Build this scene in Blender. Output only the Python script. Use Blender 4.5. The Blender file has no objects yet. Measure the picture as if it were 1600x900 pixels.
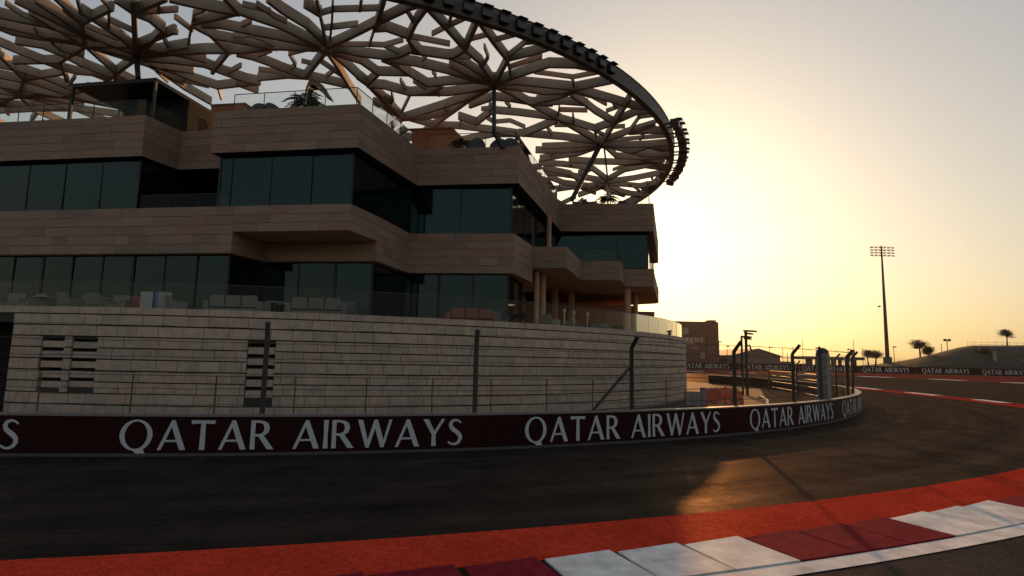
import bpy, bmesh, math, random
from mathutils import Vector, Matrix

random.seed(11)
R_ = math.radians
SC = bpy.context.scene
COL = SC.collection

# ------------------------------------------------------------------ camera
FPX, CH = 900.0, 2.6                      # focal length in photo pixels, eye height
_roll = math.atan(.0215)
_pitch = math.atan((558 - 450) * math.cos(_roll) / FPX)
F = Vector((0, math.cos(_pitch), math.sin(_pitch)))
_R0 = Vector((1, 0, 0)); _U0 = _R0.cross(F)
RV = math.cos(_roll) * _R0 + math.sin(_roll) * _U0
UV = -math.sin(_roll) * _R0 + math.cos(_roll) * _U0
CAM = Vector((0, 0, CH))
cd = bpy.data.cameras.new('camera'); cam = bpy.data.objects.new('camera', cd); COL.objects.link(cam)
cd.sensor_width = 36; cd.lens = FPX / 1600 * 36; cd.clip_end = 6000; cd.clip_start = .05
M3 = Matrix((RV, UV, -F)).transposed().to_4x4(); M3.translation = CAM
cam.matrix_world = M3
SC.camera = cam

# ------------------------------------------------------------------ sky, sun, exposure
SUN_AZ, SUN_EL = R_(13.8), R_(11.6)
W = bpy.data.worlds.new('World'); SC.world = W; W.use_nodes = True
nt = W.node_tree; nt.nodes.clear()
sky = nt.nodes.new('ShaderNodeTexSky'); sky.sky_type = 'NISHITA'; sky.sun_disc = False
sky.sun_elevation = SUN_EL; sky.sun_rotation = SUN_AZ
sky.altitude = 0; sky.air_density = 1.5; sky.dust_density = 2.8; sky.ozone_density = 0
bg = nt.nodes.new('ShaderNodeBackground'); bg.inputs[1].default_value = .132
out = nt.nodes.new('ShaderNodeOutputWorld')
sg_ = nt.nodes.new('ShaderNodeGamma'); sg_.inputs[1].default_value = .55      # hazy air: flatter sky all round
st_ = nt.nodes.new('ShaderNodeVectorMath'); st_.operation = 'MULTIPLY'; st_.inputs[1].default_value = (.965, .99, 1.09)   # white balance
nt.links.new(sky.outputs[0], sg_.inputs[0]); nt.links.new(sg_.outputs[0], st_.inputs[0]); nt.links.new(st_.outputs[0], bg.inputs[0]); nt.links.new(bg.outputs[0], out.inputs[0])
sl = bpy.data.lights.new('sun', 'SUN'); sl.energy = 2.3; sl.angle = R_(.6); sl.color = (1, .46, .15)
so = bpy.data.objects.new('sun', sl); COL.objects.link(so)
SUND = Vector((math.sin(SUN_AZ) * math.cos(SUN_EL), math.cos(SUN_AZ) * math.cos(SUN_EL), math.sin(SUN_EL)))
so.rotation_euler = SUND.to_track_quat('Z', 'Y').to_euler()
so.location = (20, 80, 40)
SC.view_settings.view_transform = 'Standard'; SC.view_settings.look = 'None'
SC.view_settings.gamma = 1; SC.view_settings.exposure = 0.6
SC.render.engine = 'CYCLES'
SC.cycles.max_bounces = 8; SC.cycles.transparent_max_bounces = 24
SC.cycles.caustics_reflective = False; SC.cycles.caustics_refractive = False
SC.cycles.use_denoising = True

# ------------------------------------------------------------------ geometry helpers
def ray(x, y): return F + (x - 800) / FPX * RV + (450 - y) / FPX * UV
def atz(x, y, z):
    d = ray(x, y); return CAM + d * ((z - CH) / d.z)
def aty(x, y, Y):
    d = ray(x, y); return CAM + d * (Y / d.y)
def proj(p):
    d = Vector(p) - CAM; k = d.dot(F)
    return (800 + FPX * d.dot(RV) / k, 450 - FPX * d.dot(UV) / k)

def link(o, parent=None, inv=None):
    COL.objects.link(o)
    if parent is not None:
        o.parent = parent
        o.matrix_parent_inverse = inv if inv is not None else base_inv(parent)
    return o
BASE = {}
def base_inv(o):
    m = BASE.get(o.name)
    return m.copy() if m is not None else Matrix.Identity(4)
def thing(name, label, cat, loc=(0, 0, 0), group=None):
    o = bpy.data.objects.new(name, None); COL.objects.link(o)
    o.location = loc; o.empty_display_size = .3
    BASE[o.name] = Matrix.Translation(-Vector(loc))
    o['label'] = label; o['category'] = cat
    if group: o['group'] = group
    return o
def tag(o, label, cat, group=None):
    o['label'] = label; o['category'] = cat
    if group: o['group'] = group
    return o
def struct(o): o['kind'] = 'structure'; return o

class MB:
    def __init__(s): s.v = []; s.f = []; s.m = []; s.uv = None
    def quad(s, a, b, c, d, mi=0):
        n = len(s.v); s.v += [tuple(a), tuple(b), tuple(c), tuple(d)]; s.f.append((n, n+1, n+2, n+3)); s.m.append(mi)
    def poly(s, pts, mi=0):
        n = len(s.v); s.v += [tuple(p) for p in pts]; s.f.append(tuple(range(n, n+len(pts)))); s.m.append(mi)
    def hexa(s, b, t, mi=0):           # bottom loop and top loop
        n = len(s.v); k = len(b)
        s.v += [tuple(p) for p in b] + [tuple(p) for p in t]
        s.f.append(tuple(range(n+k-1, n-1, -1))); s.f.append(tuple(range(n+k, n+2*k)))
        for i in range(k):
            j = (i+1) % k; s.f.append((n+i, n+j, n+k+j, n+k+i))
        s.m += [mi] * (k+2)
    def box(s, x0, x1, y0, y1, z0, z1, mi=0):
        s.hexa([(x0,y0,z0),(x1,y0,z0),(x1,y1,z0),(x0,y1,z0)], [(x0,y0,z1),(x1,y0,z1),(x1,y1,z1),(x0,y1,z1)], mi)
    def obox(s, c, ax, ay, az, mi=0):  # centre and half axes
        c, ax, ay, az = map(Vector, (c, ax, ay, az))
        s.hexa([c-ax-ay-az, c+ax-ay-az, c+ax+ay-az, c-ax+ay-az], [c-ax-ay+az, c+ax-ay+az, c+ax+ay+az, c-ax+ay+az], mi)
    def bar(s, a, b, w, h, up=(0,0,1), mi=0, ext=0):
        a, b = Vector(a), Vector(b); d = (b-a); L = d.length
        if L < 1e-6: return
        d /= L; u = Vector(up); sd = d.cross(u)
        if sd.length < 1e-4: sd = d.cross(Vector((1,0,0)))
        sd.normalize(); u = sd.cross(d).normalized()
        s.obox((a+b)/2, d*(L/2+ext), sd*w/2, u*h/2, mi)
    def tube(s, pts, r, n=6, mi=0, cap=True):
        pts = [Vector(p) for p in pts]; rs = r if isinstance(r, (list, tuple)) else [r]*len(pts)
        base = len(s.v); prev = None
        for i, p in enumerate(pts):
            d = (pts[min(i+1, len(pts)-1)] - pts[max(i-1, 0)])
            d = d.normalized() if d.length > 1e-9 else Vector((0,0,1))
            if prev is None:
                a = d.cross(Vector((0,0,1)))
                if a.length < .05: a = d.cross(Vector((1,0,0)))
                a.normalize()
            else:
                a = prev - d * prev.dot(d)
                a = a.normalized() if a.length > 1e-6 else d.orthogonal().normalized()
            prev = a; b = d.cross(a)
            for k in range(n):
                t = 2*math.pi*k/n
                s.v.append(tuple(p + (a*math.cos(t) + b*math.sin(t))*rs[i]))
        for i in range(len(pts)-1):
            for k in range(n):
                k2 = (k+1) % n
                s.f.append((base+i*n+k, base+i*n+k2, base+(i+1)*n+k2, base+(i+1)*n+k)); s.m.append(mi)
        if cap:
            s.f.append(tuple(base+k for k in range(n-1, -1, -1))); s.m.append(mi)
            s.f.append(tuple(base+(len(pts)-1)*n+k for k in range(n))); s.m.append(mi)
    def lathe(s, c, prof, n=16, mi=0):
        c = Vector(c); base = len(s.v)
        for r, z in prof:
            for k in range(n):
                t = 2*math.pi*k/n; s.v.append((c.x+r*math.cos(t), c.y+r*math.sin(t), c.z+z))
        for i in range(len(prof)-1):
            for k in range(n):
                k2 = (k+1) % n
                s.f.append((base+i*n+k, base+i*n+k2, base+(i+1)*n+k2, base+(i+1)*n+k)); s.m.append(mi)
        s.f.append(tuple(base+k for k in range(n-1,-1,-1))); s.m.append(mi)
        s.f.append(tuple(base+(len(prof)-1)*n+k for k in range(n))); s.m.append(mi)
    def build(s, name, mats, parent=None, smooth=False):
        me = bpy.data.meshes.new(name); me.from_pydata(s.v, [], s.f)
        mats = mats if isinstance(mats, (list, tuple)) else [mats]
        for m in mats: me.materials.append(MAT[m])
        if len(mats) > 1: me.polygons.foreach_set('material_index', s.m)
        if smooth:
            me.polygons.foreach_set('use_smooth', [True]*len(me.polygons))
            me.set_sharp_from_angle(angle=R_(40))
        me.update()
        return link(bpy.data.objects.new(name, me), parent)

def unit_cube(name, mat):
    b = MB(); b.box(-.5, .5, -.5, .5, -.5, .5)
    me = bpy.data.meshes.new(name); me.from_pydata(b.v, [], b.f); me.materials.append(MAT[mat]); return me
def place_cube(name, me, parent, c, ax, ay, az):
    """a shared unit cube stretched onto full axes ax, ay, az"""
    o = bpy.data.objects.new(name, me); link(o, parent)
    m = Matrix((ax, ay, az)).transposed().to_4x4(); m.translation = c
    o.matrix_basis = m
    return o

def copy_tree(o, loc, rz=0, label=None, scale=None):
    r = o.copy(); COL.objects.link(r); r.location = loc; r.rotation_euler = (0, 0, rz)
    if scale: r.scale = (scale,)*3
    if label: r['label'] = label
    for ch in o.children:
        c = ch.copy(); COL.objects.link(c); c.parent = r; c.matrix_parent_inverse = ch.matrix_parent_inverse.copy()
        for g in ch.children:
            d = g.copy(); COL.objects.link(d); d.parent = c; d.matrix_parent_inverse = g.matrix_parent_inverse.copy()
    return r

# ------------------------------------------------------------------ materials
MAT = {}
def mat(name, col, rough=.6, metal=0, spec=.5, var=0, nscale=4, bump=0, bscale=30, island=0, emit=None, stretch=None, col2=None, rvar=0):
    m = bpy.data.materials.new(name); m.use_nodes = True; MAT[name] = m
    n, l = m.node_tree.nodes, m.node_tree.links
    p = n['Principled BSDF']
    p.inputs['Base Color'].default_value = (*col, 1); p.inputs['Roughness'].default_value = rough
    p.inputs['Metallic'].default_value = metal; p.inputs['Specular IOR Level'].default_value = spec
    tc = n.new('ShaderNodeTexCoord'); geo = n.new('ShaderNodeNewGeometry')
    pos = geo.outputs['Position']
    if stretch:
        mp = n.new('ShaderNodeVectorMath'); mp.operation = 'MULTIPLY'; mp.inputs[1].default_value = stretch
        l.new(pos, mp.inputs[0]); pos = mp.outputs[0]
    src = None
    if var or col2:
        tx = n.new('ShaderNodeTexNoise'); tx.inputs['Scale'].default_value = nscale; tx.inputs['Detail'].default_value = 6
        tx.inputs['Roughness'].default_value = .65
        l.new(pos, tx.inputs['Vector'])
        ramp = n.new('ShaderNodeMapRange'); ramp.inputs[1].default_value = .3; ramp.inputs[2].default_value = .7
        l.new(tx.outputs[0], ramp.inputs[0])
        mix = n.new('ShaderNodeMix'); mix.data_type = 'RGBA'
        c2 = col2 if col2 else tuple(c*(1+var) for c in col); c1 = col if col2 else tuple(c*(1-var) for c in col)
        mix.inputs[6].default_value = (*c1, 1); mix.inputs[7].default_value = (*c2, 1)
        l.new(ramp.outputs[0], mix.inputs[0]); src = mix.outputs[2]
    if island:
        oi = n.new('ShaderNodeObjectInfo'); ad = n.new('ShaderNodeMath'); ad.operation = 'ADD'
        l.new(oi.outputs['Random'], ad.inputs[0]); l.new(geo.outputs['Random Per Island'], ad.inputs[1])
        fr = n.new('ShaderNodeMath'); fr.operation = 'FRACT'; l.new(ad.outputs[0], fr.inputs[0])
        cr = n.new('ShaderNodeValToRGB'); e = cr.color_ramp; e.interpolation = 'LINEAR'
        e.elements[0].position = 0; e.elements[0].color = (1-island, 1-island*.95, 1-island*.9, 1)
        e.elements[1].position = 1; e.elements[1].color = (1+island*.5, 1+island*.45, 1+island*.4, 1)
        for ps, c in ((.15, (.8, .8, .82)), (.4, (1, .97, .95)), (.62, (1.05, .98, .9)), (.8, (.98, .88, .84)), (.9, (1.0, .78, .72))):
            el = e.elements.new(ps); k = island/.3
            el.color = tuple(1+(q-1)*k for q in c) + (1,)
        l.new(fr.outputs[0], cr.inputs[0])
        mu = n.new('ShaderNodeMix'); mu.data_type = 'RGBA'; mu.blend_type = 'MULTIPLY'; mu.inputs[0].default_value = 1
        if src is not None: l.new(src, mu.inputs[6])
        else: mu.inputs[6].default_value = (*col, 1)
        l.new(cr.outputs[0], mu.inputs[7]); src = mu.outputs[2]
    if src is not None: l.new(src, p.inputs['Base Color'])
    if rvar:
        tr = n.new('ShaderNodeTexNoise'); tr.inputs['Scale'].default_value = nscale*2.3; tr.inputs['Detail'].default_value = 5
        l.new(pos, tr.inputs['Vector'])
        mr = n.new('ShaderNodeMapRange'); mr.inputs[1].default_value = .3; mr.inputs[2].default_value = .7
        mr.inputs[3].default_value = rough-rvar; mr.inputs[4].default_value = rough+rvar
        l.new(tr.outputs[0], mr.inputs[0]); l.new(mr.outputs[0], p.inputs['Roughness'])
    if bump:
        tb = n.new('ShaderNodeTexNoise'); tb.inputs['Scale'].default_value = bscale; tb.inputs['Detail'].default_value = 4
        l.new(pos, tb.inputs['Vector'])
        bp = n.new('ShaderNodeBump'); bp.inputs['Strength'].default_value = bump; bp.inputs['Distance'].default_value = .02
        l.new(tb.outputs[0], bp.inputs['Height']); l.new(bp.outputs[0], p.inputs['Normal'])
    if emit:
        p.inputs['Emission Color'].default_value = (*emit[0], 1); p.inputs['Emission Strength'].default_value = emit[1]
    return m
def sheen_mat(name, col, gf, rough, var=.18, rings=False, gcol=(1, .72, .5)):
    """coarse ground paint or asphalt: matt body with a weak rough gloss that the low sun catches"""
    m = bpy.data.materials.new(name); m.use_nodes = True; MAT[name] = m
    n, l = m.node_tree.nodes, m.node_tree.links; n.clear()
    o = n.new('ShaderNodeOutputMaterial'); df = n.new('ShaderNodeBsdfDiffuse'); gl = n.new('ShaderNodeBsdfGlossy')
    gl.inputs['Color'].default_value = (*gcol, 1); df.inputs['Roughness'].default_value = .5
    geo = n.new('ShaderNodeNewGeometry')
    def noise(sc, det, vec):
        t = n.new('ShaderNodeTexNoise'); t.inputs['Scale'].default_value = sc; t.inputs['Detail'].default_value = det; t.inputs['Roughness'].default_value = .6
        l.new(vec, t.inputs['Vector']); return t.outputs[0]
    def rng(src, a, b, lo, hi):
        r = n.new('ShaderNodeMapRange'); r.inputs[1].default_value = a; r.inputs[2].default_value = b; r.inputs[3].default_value = lo; r.inputs[4].default_value = hi
        l.new(src, r.inputs[0]); return r.outputs[0]
    def mul(a, b):
        q = n.new('ShaderNodeMath'); q.operation = 'MULTIPLY'; l.new(a, q.inputs[0])
        if isinstance(b, float): q.inputs[1].default_value = b
        else: l.new(b, q.inputs[1])
        return q.outputs[0]
    pos = geo.outputs['Position']
    f = rng(noise(.7, 6, pos), .3, .7, 1-var, 1+var)
    f = mul(f, rng(noise(48, 4, pos), .3, .7, .5, 1.5))
    f = mul(f, rng(noise(9, 4, pos), .3, .7, .8, 1.2))
    if rings:      # tyre rubber laid in arcs along the bend
        sb = n.new('ShaderNodeVectorMath'); sb.operation = 'SUBTRACT'; sb.inputs[1].default_value = (-15.1, 55.66, 0); l.new(pos, sb.inputs[0])
        ln = n.new('ShaderNodeVectorMath'); ln.operation = 'LENGTH'; l.new(sb.outputs[0], ln.inputs[0])
        cb = n.new('ShaderNodeCombineXYZ'); l.new(ln.outputs['Value'], cb.inputs[0])
        wob = rng(noise(.12, 2, pos), 0, 1, 0, .35); l.new(wob, cb.inputs[1])
        f = mul(f, rng(noise(1.15, 5, cb.outputs[0]), .3, .7, .72, 1.25))
        f = mul(f, rng(noise(7, 3, cb.outputs[0]), .35, .65, .86, 1.12))
    mx = n.new('ShaderNodeVectorMath'); mx.operation = 'SCALE'; mx.inputs[0].default_value = col; l.new(f, mx.inputs['Scale'])
    l.new(mx.outputs[0], df.inputs[0])
    rr = rng(noise(3.1, 4, pos), .3, .7, rough-.05, rough+.06); l.new(rr, gl.inputs['Roughness'])
    bp = n.new('ShaderNodeBump'); bp.inputs['Strength'].default_value = .35; bp.inputs['Distance'].default_value = .015
    l.new(noise(70, 3, pos), bp.inputs['Height']); l.new(bp.outputs[0], df.inputs['Normal']); l.new(bp.outputs[0], gl.inputs['Normal'])
    ms = n.new('ShaderNodeMixShader'); l.new(mul(f, float(gf)), ms.inputs[0]); l.new(df.outputs[0], ms.inputs[1]); l.new(gl.outputs[0], ms.inputs[2])
    l.new(ms.outputs[0], o.inputs[0]); return m
def glassy(name, tint, refl_ior=1.5, haze=.05, hcol=(.7, .7, .65), trans=1.0, rough=.02):
    """thin pane: clear or tinted see-through, fresnel mirror, a little dust that catches light"""
    m = bpy.data.materials.new(name); m.use_nodes = True; MAT[name] = m
    n, l = m.node_tree.nodes, m.node_tree.links; n.clear()
    o = n.new('ShaderNodeOutputMaterial'); tr = n.new('ShaderNodeBsdfTransparent'); tr.inputs[0].default_value = (*tint, 1)
    tl = n.new('ShaderNodeBsdfTranslucent'); tl.inputs[0].default_value = (*hcol, 1)
    df = n.new('ShaderNodeBsdfDiffuse'); df.inputs[0].default_value = (*hcol, 1)
    md = n.new('ShaderNodeMixShader'); md.inputs[0].default_value = .5; l.new(tl.outputs[0], md.inputs[1]); l.new(df.outputs[0], md.inputs[2])
    m1 = n.new('ShaderNodeMixShader'); m1.inputs[0].default_value = haze
    l.new(tr.outputs[0], m1.inputs[1]); l.new(md.outputs[0], m1.inputs[2])
    gl = n.new('ShaderNodeBsdfGlossy'); gl.inputs['Roughness'].default_value = rough
    fr = n.new('ShaderNodeFresnel'); fr.inputs[0].default_value = refl_ior
    m2 = n.new('ShaderNodeMixShader'); l.new(fr.outputs[0], m2.inputs[0]); l.new(m1.outputs[0], m2.inputs[1]); l.new(gl.outputs[0], m2.inputs[2])
    l.new(m2.outputs[0], o.inputs[0]); return m

sheen_mat('asphalt', (.019, .0165, .015), .036, .44, var=.28, rings=True)
sheen_mat('shade_asphalt', (.028, .026, .024), .04, .45)  # dark tone for the painted shade on the plaza
sheen_mat('runoff_grey', (.030, .031, .035), .03, .5)
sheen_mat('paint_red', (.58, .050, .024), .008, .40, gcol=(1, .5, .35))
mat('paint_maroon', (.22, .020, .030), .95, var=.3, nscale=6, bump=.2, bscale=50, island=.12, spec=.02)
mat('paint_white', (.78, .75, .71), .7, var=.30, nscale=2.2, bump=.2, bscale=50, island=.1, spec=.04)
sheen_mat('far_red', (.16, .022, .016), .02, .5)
mat('sand', (.10, .075, .055), .95, spec=.05, var=.2, nscale=.5, bump=.4, bscale=12)
mat('paving', (.065, .043, .030), .85, spec=.08, var=.2, nscale=1.5, bump=.2, bscale=20)
mat('terrace_stone', (.42, .35, .28), .8, var=.12, nscale=2, bump=.1)
mat('grass', (.020, .024, .010), .95, var=.4, nscale=.8, bump=.6, bscale=8)
mat('drum_stone', (.49, .385, .305), .85, spec=.2, var=.2, nscale=3, bump=.7, bscale=28, island=.17)
mat('drum_joint', (.045, .04, .036), .95)
mat('fascia_stone', (.295, .205, .155), .75, spec=.2, var=.13, nscale=2.2, bump=.25, bscale=25, island=.22, stretch=(1, 1, 6))
mat('fascia_joint', (.09, .065, .05), .95)
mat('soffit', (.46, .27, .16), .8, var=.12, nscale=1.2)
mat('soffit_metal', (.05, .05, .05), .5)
mat('rust_wall', (.36, .15, .08), .75, var=.15, nscale=2, bump=.1)
mat('window_glass', (.003, .006, .007), .04, spec=.40, var=.2, nscale=.3)
mat('mullion', (.012, .013, .014), .45, metal=.3)
mat('dark_metal', (.018, .017, .017), .5, metal=.2)
mat('black_cloth', (.02, .018, .017), .9)
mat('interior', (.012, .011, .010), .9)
mat('bronze_wood', (.37, .295, .215), .62, spec=.3, var=.14, nscale=1.6, bump=.12, bscale=18, island=.14)
mat('rim_metal', (.15, .125, .105), .55, spec=.2, var=.1, nscale=1.2)
mat('lamp_black', (.018, .017, .016), .55)
mat('lamp_glass', (.06, .065, .07), .15)
mat('steel_post', (.06, .055, .05), .5, metal=.6, var=.25, nscale=14)
mat('wire', (.05, .045, .04), .55, metal=.5)
mat('rust_rail', (.13, .075, .045), .7, var=.3, nscale=8)
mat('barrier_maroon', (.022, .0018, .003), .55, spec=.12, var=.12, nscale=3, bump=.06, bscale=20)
mat('barrier_cap', (.17, .155, .145), .45, var=.15, nscale=6)
mat('letter_white', (.50, .51, .54), .6, var=.06, nscale=4)
mat('concrete', (.26, .235, .21), .9, var=.18, nscale=3, bump=.3, bscale=30)
mat('concrete_dark', (.07, .066, .062), .9, var=.18, nscale=1)
mat('sign_wall', (.12, .06, .04), .8, var=.12, nscale=.4)
mat('sign_letter', (.62, .54, .44), .6)
mat('hall_roof', (.10, .09, .08), .7, var=.1, nscale=.6)
mat('hall_wall', (.16, .13, .11), .8, var=.1, nscale=.5)
mat('bark', (.09, .065, .045), .9, var=.3, nscale=8, bump=.5, bscale=20)
mat('leaf', (.045, .065, .022), .6, island=.3, spec=.3)
mat('leaf_dark', (.022, .035, .016), .6, island=.3, spec=.3)
mat('flower_red', (.62, .07, .035), .7, island=.3)
mat('flower_leaf', (.06, .07, .02), .7, island=.3)
mat('cushion', (.21, .19, .165), .9, var=.08, nscale=6, island=.15)
mat('cushion_grey', (.10, .105, .11), .9, var=.1, nscale=6)
mat('cushion_rose', (.25, .09, .07), .9, var=.1, nscale=6)
mat('white_paint', (.34, .335, .32), .5)
mat('planter', (.14, .12, .10), .8)
mat('brass', (.75, .55, .30), .25, metal=1)
mat('timber', (.20, .11, .06), .6, var=.2, nscale=8)
mat('poster_blue', (.12, .18, .32), .6)
MAT['window_glass'].node_tree.nodes['Principled BSDF'].inputs['Specular Tint'].default_value = (.62, .95, 1, 1)
glassy('balustrade_glass', (.95, .97, .96), 1.12, .02, (.5, .5, .47))
glassy('balustrade_dusty_sunlit', (.95, .93, .88), 1.15, .10, (.8, .66, .45))  # dust film with amber sunlight put into its colour

# ================================================================== GROUND AND TRACK
def sheet(name, pts, z, m, sub=None):
    b = MB(); b.poly([(p[0], p[1], z) for p in pts]); return struct(b.build(name, m))
def ring_pts(c, r, a0, a1, n):
    return [(c[0]+r*math.cos(a0+(a1-a0)*i/n), c[1]+r*math.sin(a0+(a1-a0)*i/n)) for i in range(n+1)]
def band(name, c, r0, r1, a0, a1, z, m, n=90):
    b = MB(); A = ring_pts(c, r0, a0, a1, n); B = ring_pts(c, r1, a0, a1, n)
    for i in range(n):
        b.quad((*A[i], z), (*B[i], z), (*B[i+1], z), (*A[i+1], z))
    return struct(b.build(name, m))
gb = MB(); gb.poly([(1300*math.cos(t*math.pi/32), 1300*math.sin(t*math.pi/32), -.03) for t in range(64)])
struct(gb.build('ground', 'sand'))
sheet('track', [(-150, -40), (150, -40), (150, 183), (-150, 183)], 0, 'asphalt')
KC = (-19.41, 67.45)
ka0, ka1 = R_(-100), R_(-42)
band('red_painted_strip', KC, 61.5, 62.86, ka0, ka1, .005, 'paint_red')
band('white_edge_line', KC, 63.93, 64.26, ka0, ka1, .016, 'paint_white')
band('runoff', KC, 64.27, 90, ka0, ka1, .004, 'runoff_grey')
BC = (-15.10, 55.66); BR = 41.64
band('plaza_paving', BC, 0.5, BR-.4, R_(-180), R_(180), .006, 'paving', 120)
# ---- saw-tooth kerb: each block is a part
def kerb_angle(P): return math.atan2(P[1]-KC[1], P[0]-KC[0])
kerb = thing('track_kerb', 'red and white saw-tooth kerb beside the orange-red strip, nearest the camera', 'kerb', (4, 9, 0))
aw = kerb_angle((.5, 7.8)); step = (kerb_angle((6.5, 10.1)) - aw) / 6.0
i0 = int((R_(-97)-aw)/step) - 1
for i in range(i0, 32):
    A0 = aw + i*step; A1 = A0 + step*.985
    if A0 < R_(-100) or A1 > R_(-42): continue
    white = (i//3) % 2 == 0
    b = MB()
    NU, NV = 6, 4                       # gently warped ramp that steps down to the next block
    base_n = len(b.v)
    for iu in range(NU+1):
        u = iu/NU
        for iv in range(NV+1):
            v = iv/NV; rr = 62.885+(63.90-62.885)*v; a = A0+step*(.87+.11*v)*u       # open joint, wider at the track side
            b.v.append((KC[0]+rr*math.cos(a), KC[1]+rr*math.sin(a), .024+.006*v+.036*u*(1-v)**1.2))
    gi = lambda p, q: base_n+p*(NV+1)+q
    for iu in range(NU):
        for iv in range(NV):
            b.f.append((gi(iu, iv), gi(iu, iv+1), gi(iu+1, iv+1), gi(iu+1, iv))); b.m.append(0)
    rim_i = [gi(p, 0) for p in range(NU+1)] + [gi(NU, q) for q in range(1, NV+1)] + [gi(p, NV) for p in range(NU-1, -1, -1)] + [gi(0, q) for q in range(NV-1, 0, -1)]
    low_n = len(b.v)
    for q in rim_i: b.v.append((b.v[q][0], b.v[q][1], -.01))
    for q in range(len(rim_i)):
        q2 = (q+1) % len(rim_i); b.f.append((rim_i[q], rim_i[q2], low_n+q2, low_n+q)); b.m.append(0)
    b.build('kerb_block', 'paint_white' if white else 'paint_maroon', kerb, smooth=True)

# ---- far side of the circuit
def strip_along(name, pl, w0, w1, z, m, parent=None):
    b = MB(); L = []
    for i, p in enumerate(pl):
        q0 = Vector(pl[max(i-1, 0)]); q1 = Vector(pl[min(i+1, len(pl)-1)])
        d = (q1-q0).normalized(); nn = Vector((d.y, -d.x)); P = Vector(p)
        L.append((P+nn*w0, P+nn*w1))
    for i in range(len(L)-1):
        b.quad((*L[i][0], z), (*L[i][1], z), (*L[i+1][1], z), (*L[i+1][0], z))
    o = b.build(name, m, parent)
    if parent is None: struct(o)
    return o
fk = [(31.5, 28), (33, 33), (34.6, 39.4), (36.2, 46.9), (37.5, 56.7), (38.5, 66.7), (38.8, 76)]
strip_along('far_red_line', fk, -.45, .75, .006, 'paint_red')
def dense(pl, n):
    out = []
    for i in range(len(pl)-1):
        a, b = Vector(pl[i]), Vector(pl[i+1]); k = max(1, int((b-a).length/n))
        out += [tuple(a+(b-a)*j/k) for j in range(k)]
    return out + [tuple(pl[-1])]
def far_kerb(label, pl, blk, w0, w1, phase):
    t = thing('track_kerb', label, 'kerb', (*pl[len(pl)//2], 0))
    D = dense(pl, blk)
    for i in range(len(D)-1):
        a, c = Vector(D[i]), Vector(D[i+1]); d = (c-a).normalized(); nn = Vector((d.y, -d.x))
        b = MB(); e = .02
        p = [a+nn*w0+d*e, a+nn*w1+d*e, c+nn*w1-d*e, c+nn*w0-d*e]
        b.hexa([(*q, .0) for q in p], [(*q, .05) for q in p])
        b.build('kerb_block', 'paint_white' if (i+phase) % 2 else 'paint_maroon', t)
far_kerb('red and white kerb running back along the red line past the barrier end', fk, 3.4, .78, 1.5, 0)
k2 = [(30, 146), (58, 137), (76, 128), (83, 116), (86.5, 103), (88, 90), (89, 70)]
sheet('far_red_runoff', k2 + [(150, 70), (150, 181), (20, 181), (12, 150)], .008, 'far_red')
far_kerb('distant red and white kerb in front of the far advertising boards', k2, 5.5, -2.6, -.2, 1)
sheet('boards_apron', [(-20, 179), (150, 179), (150, 182.4), (-20, 182.4)], .02, 'concrete')

# ================================================================== LETTERS (cap height 1)
def ell(cx, cy, rx, ry, n=26, a0=0, a1=360):
    return [(cx+rx*math.cos(R_(a0+(a1-a0)*i/n)), cy+ry*math.sin(R_(a0+(a1-a0)*i/n))) for i in range(n)]
def s_shape():
    c = [(.45,.84),(.36,.93),(.24,.955),(.13,.91),(.085,.79),(.12,.67),(.22,.575),(.34,.48),(.42,.37),(.43,.24),(.36,.11),(.24,.05),(.12,.06),(.01,.14)]
    w = [.03,.035,.045,.055,.065,.072,.078,.078,.072,.065,.055,.045,.038,.03]
    L, Rr = [], []
    for i, p in enumerate(c):
        a, b = c[max(i-1,0)], c[min(i+1,len(c)-1)]
        d = Vector((b[0]-a[0], b[1]-a[1])).normalized()
        L.append((p[0]-d.y*w[i], p[1]+d.x*w[i])); Rr.append((p[0]+d.y*w[i], p[1]-d.x*w[i]))
    return L + Rr[::-1]
qo = ell(.46, .5, .46, .52, 34, -48, 262)
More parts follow.
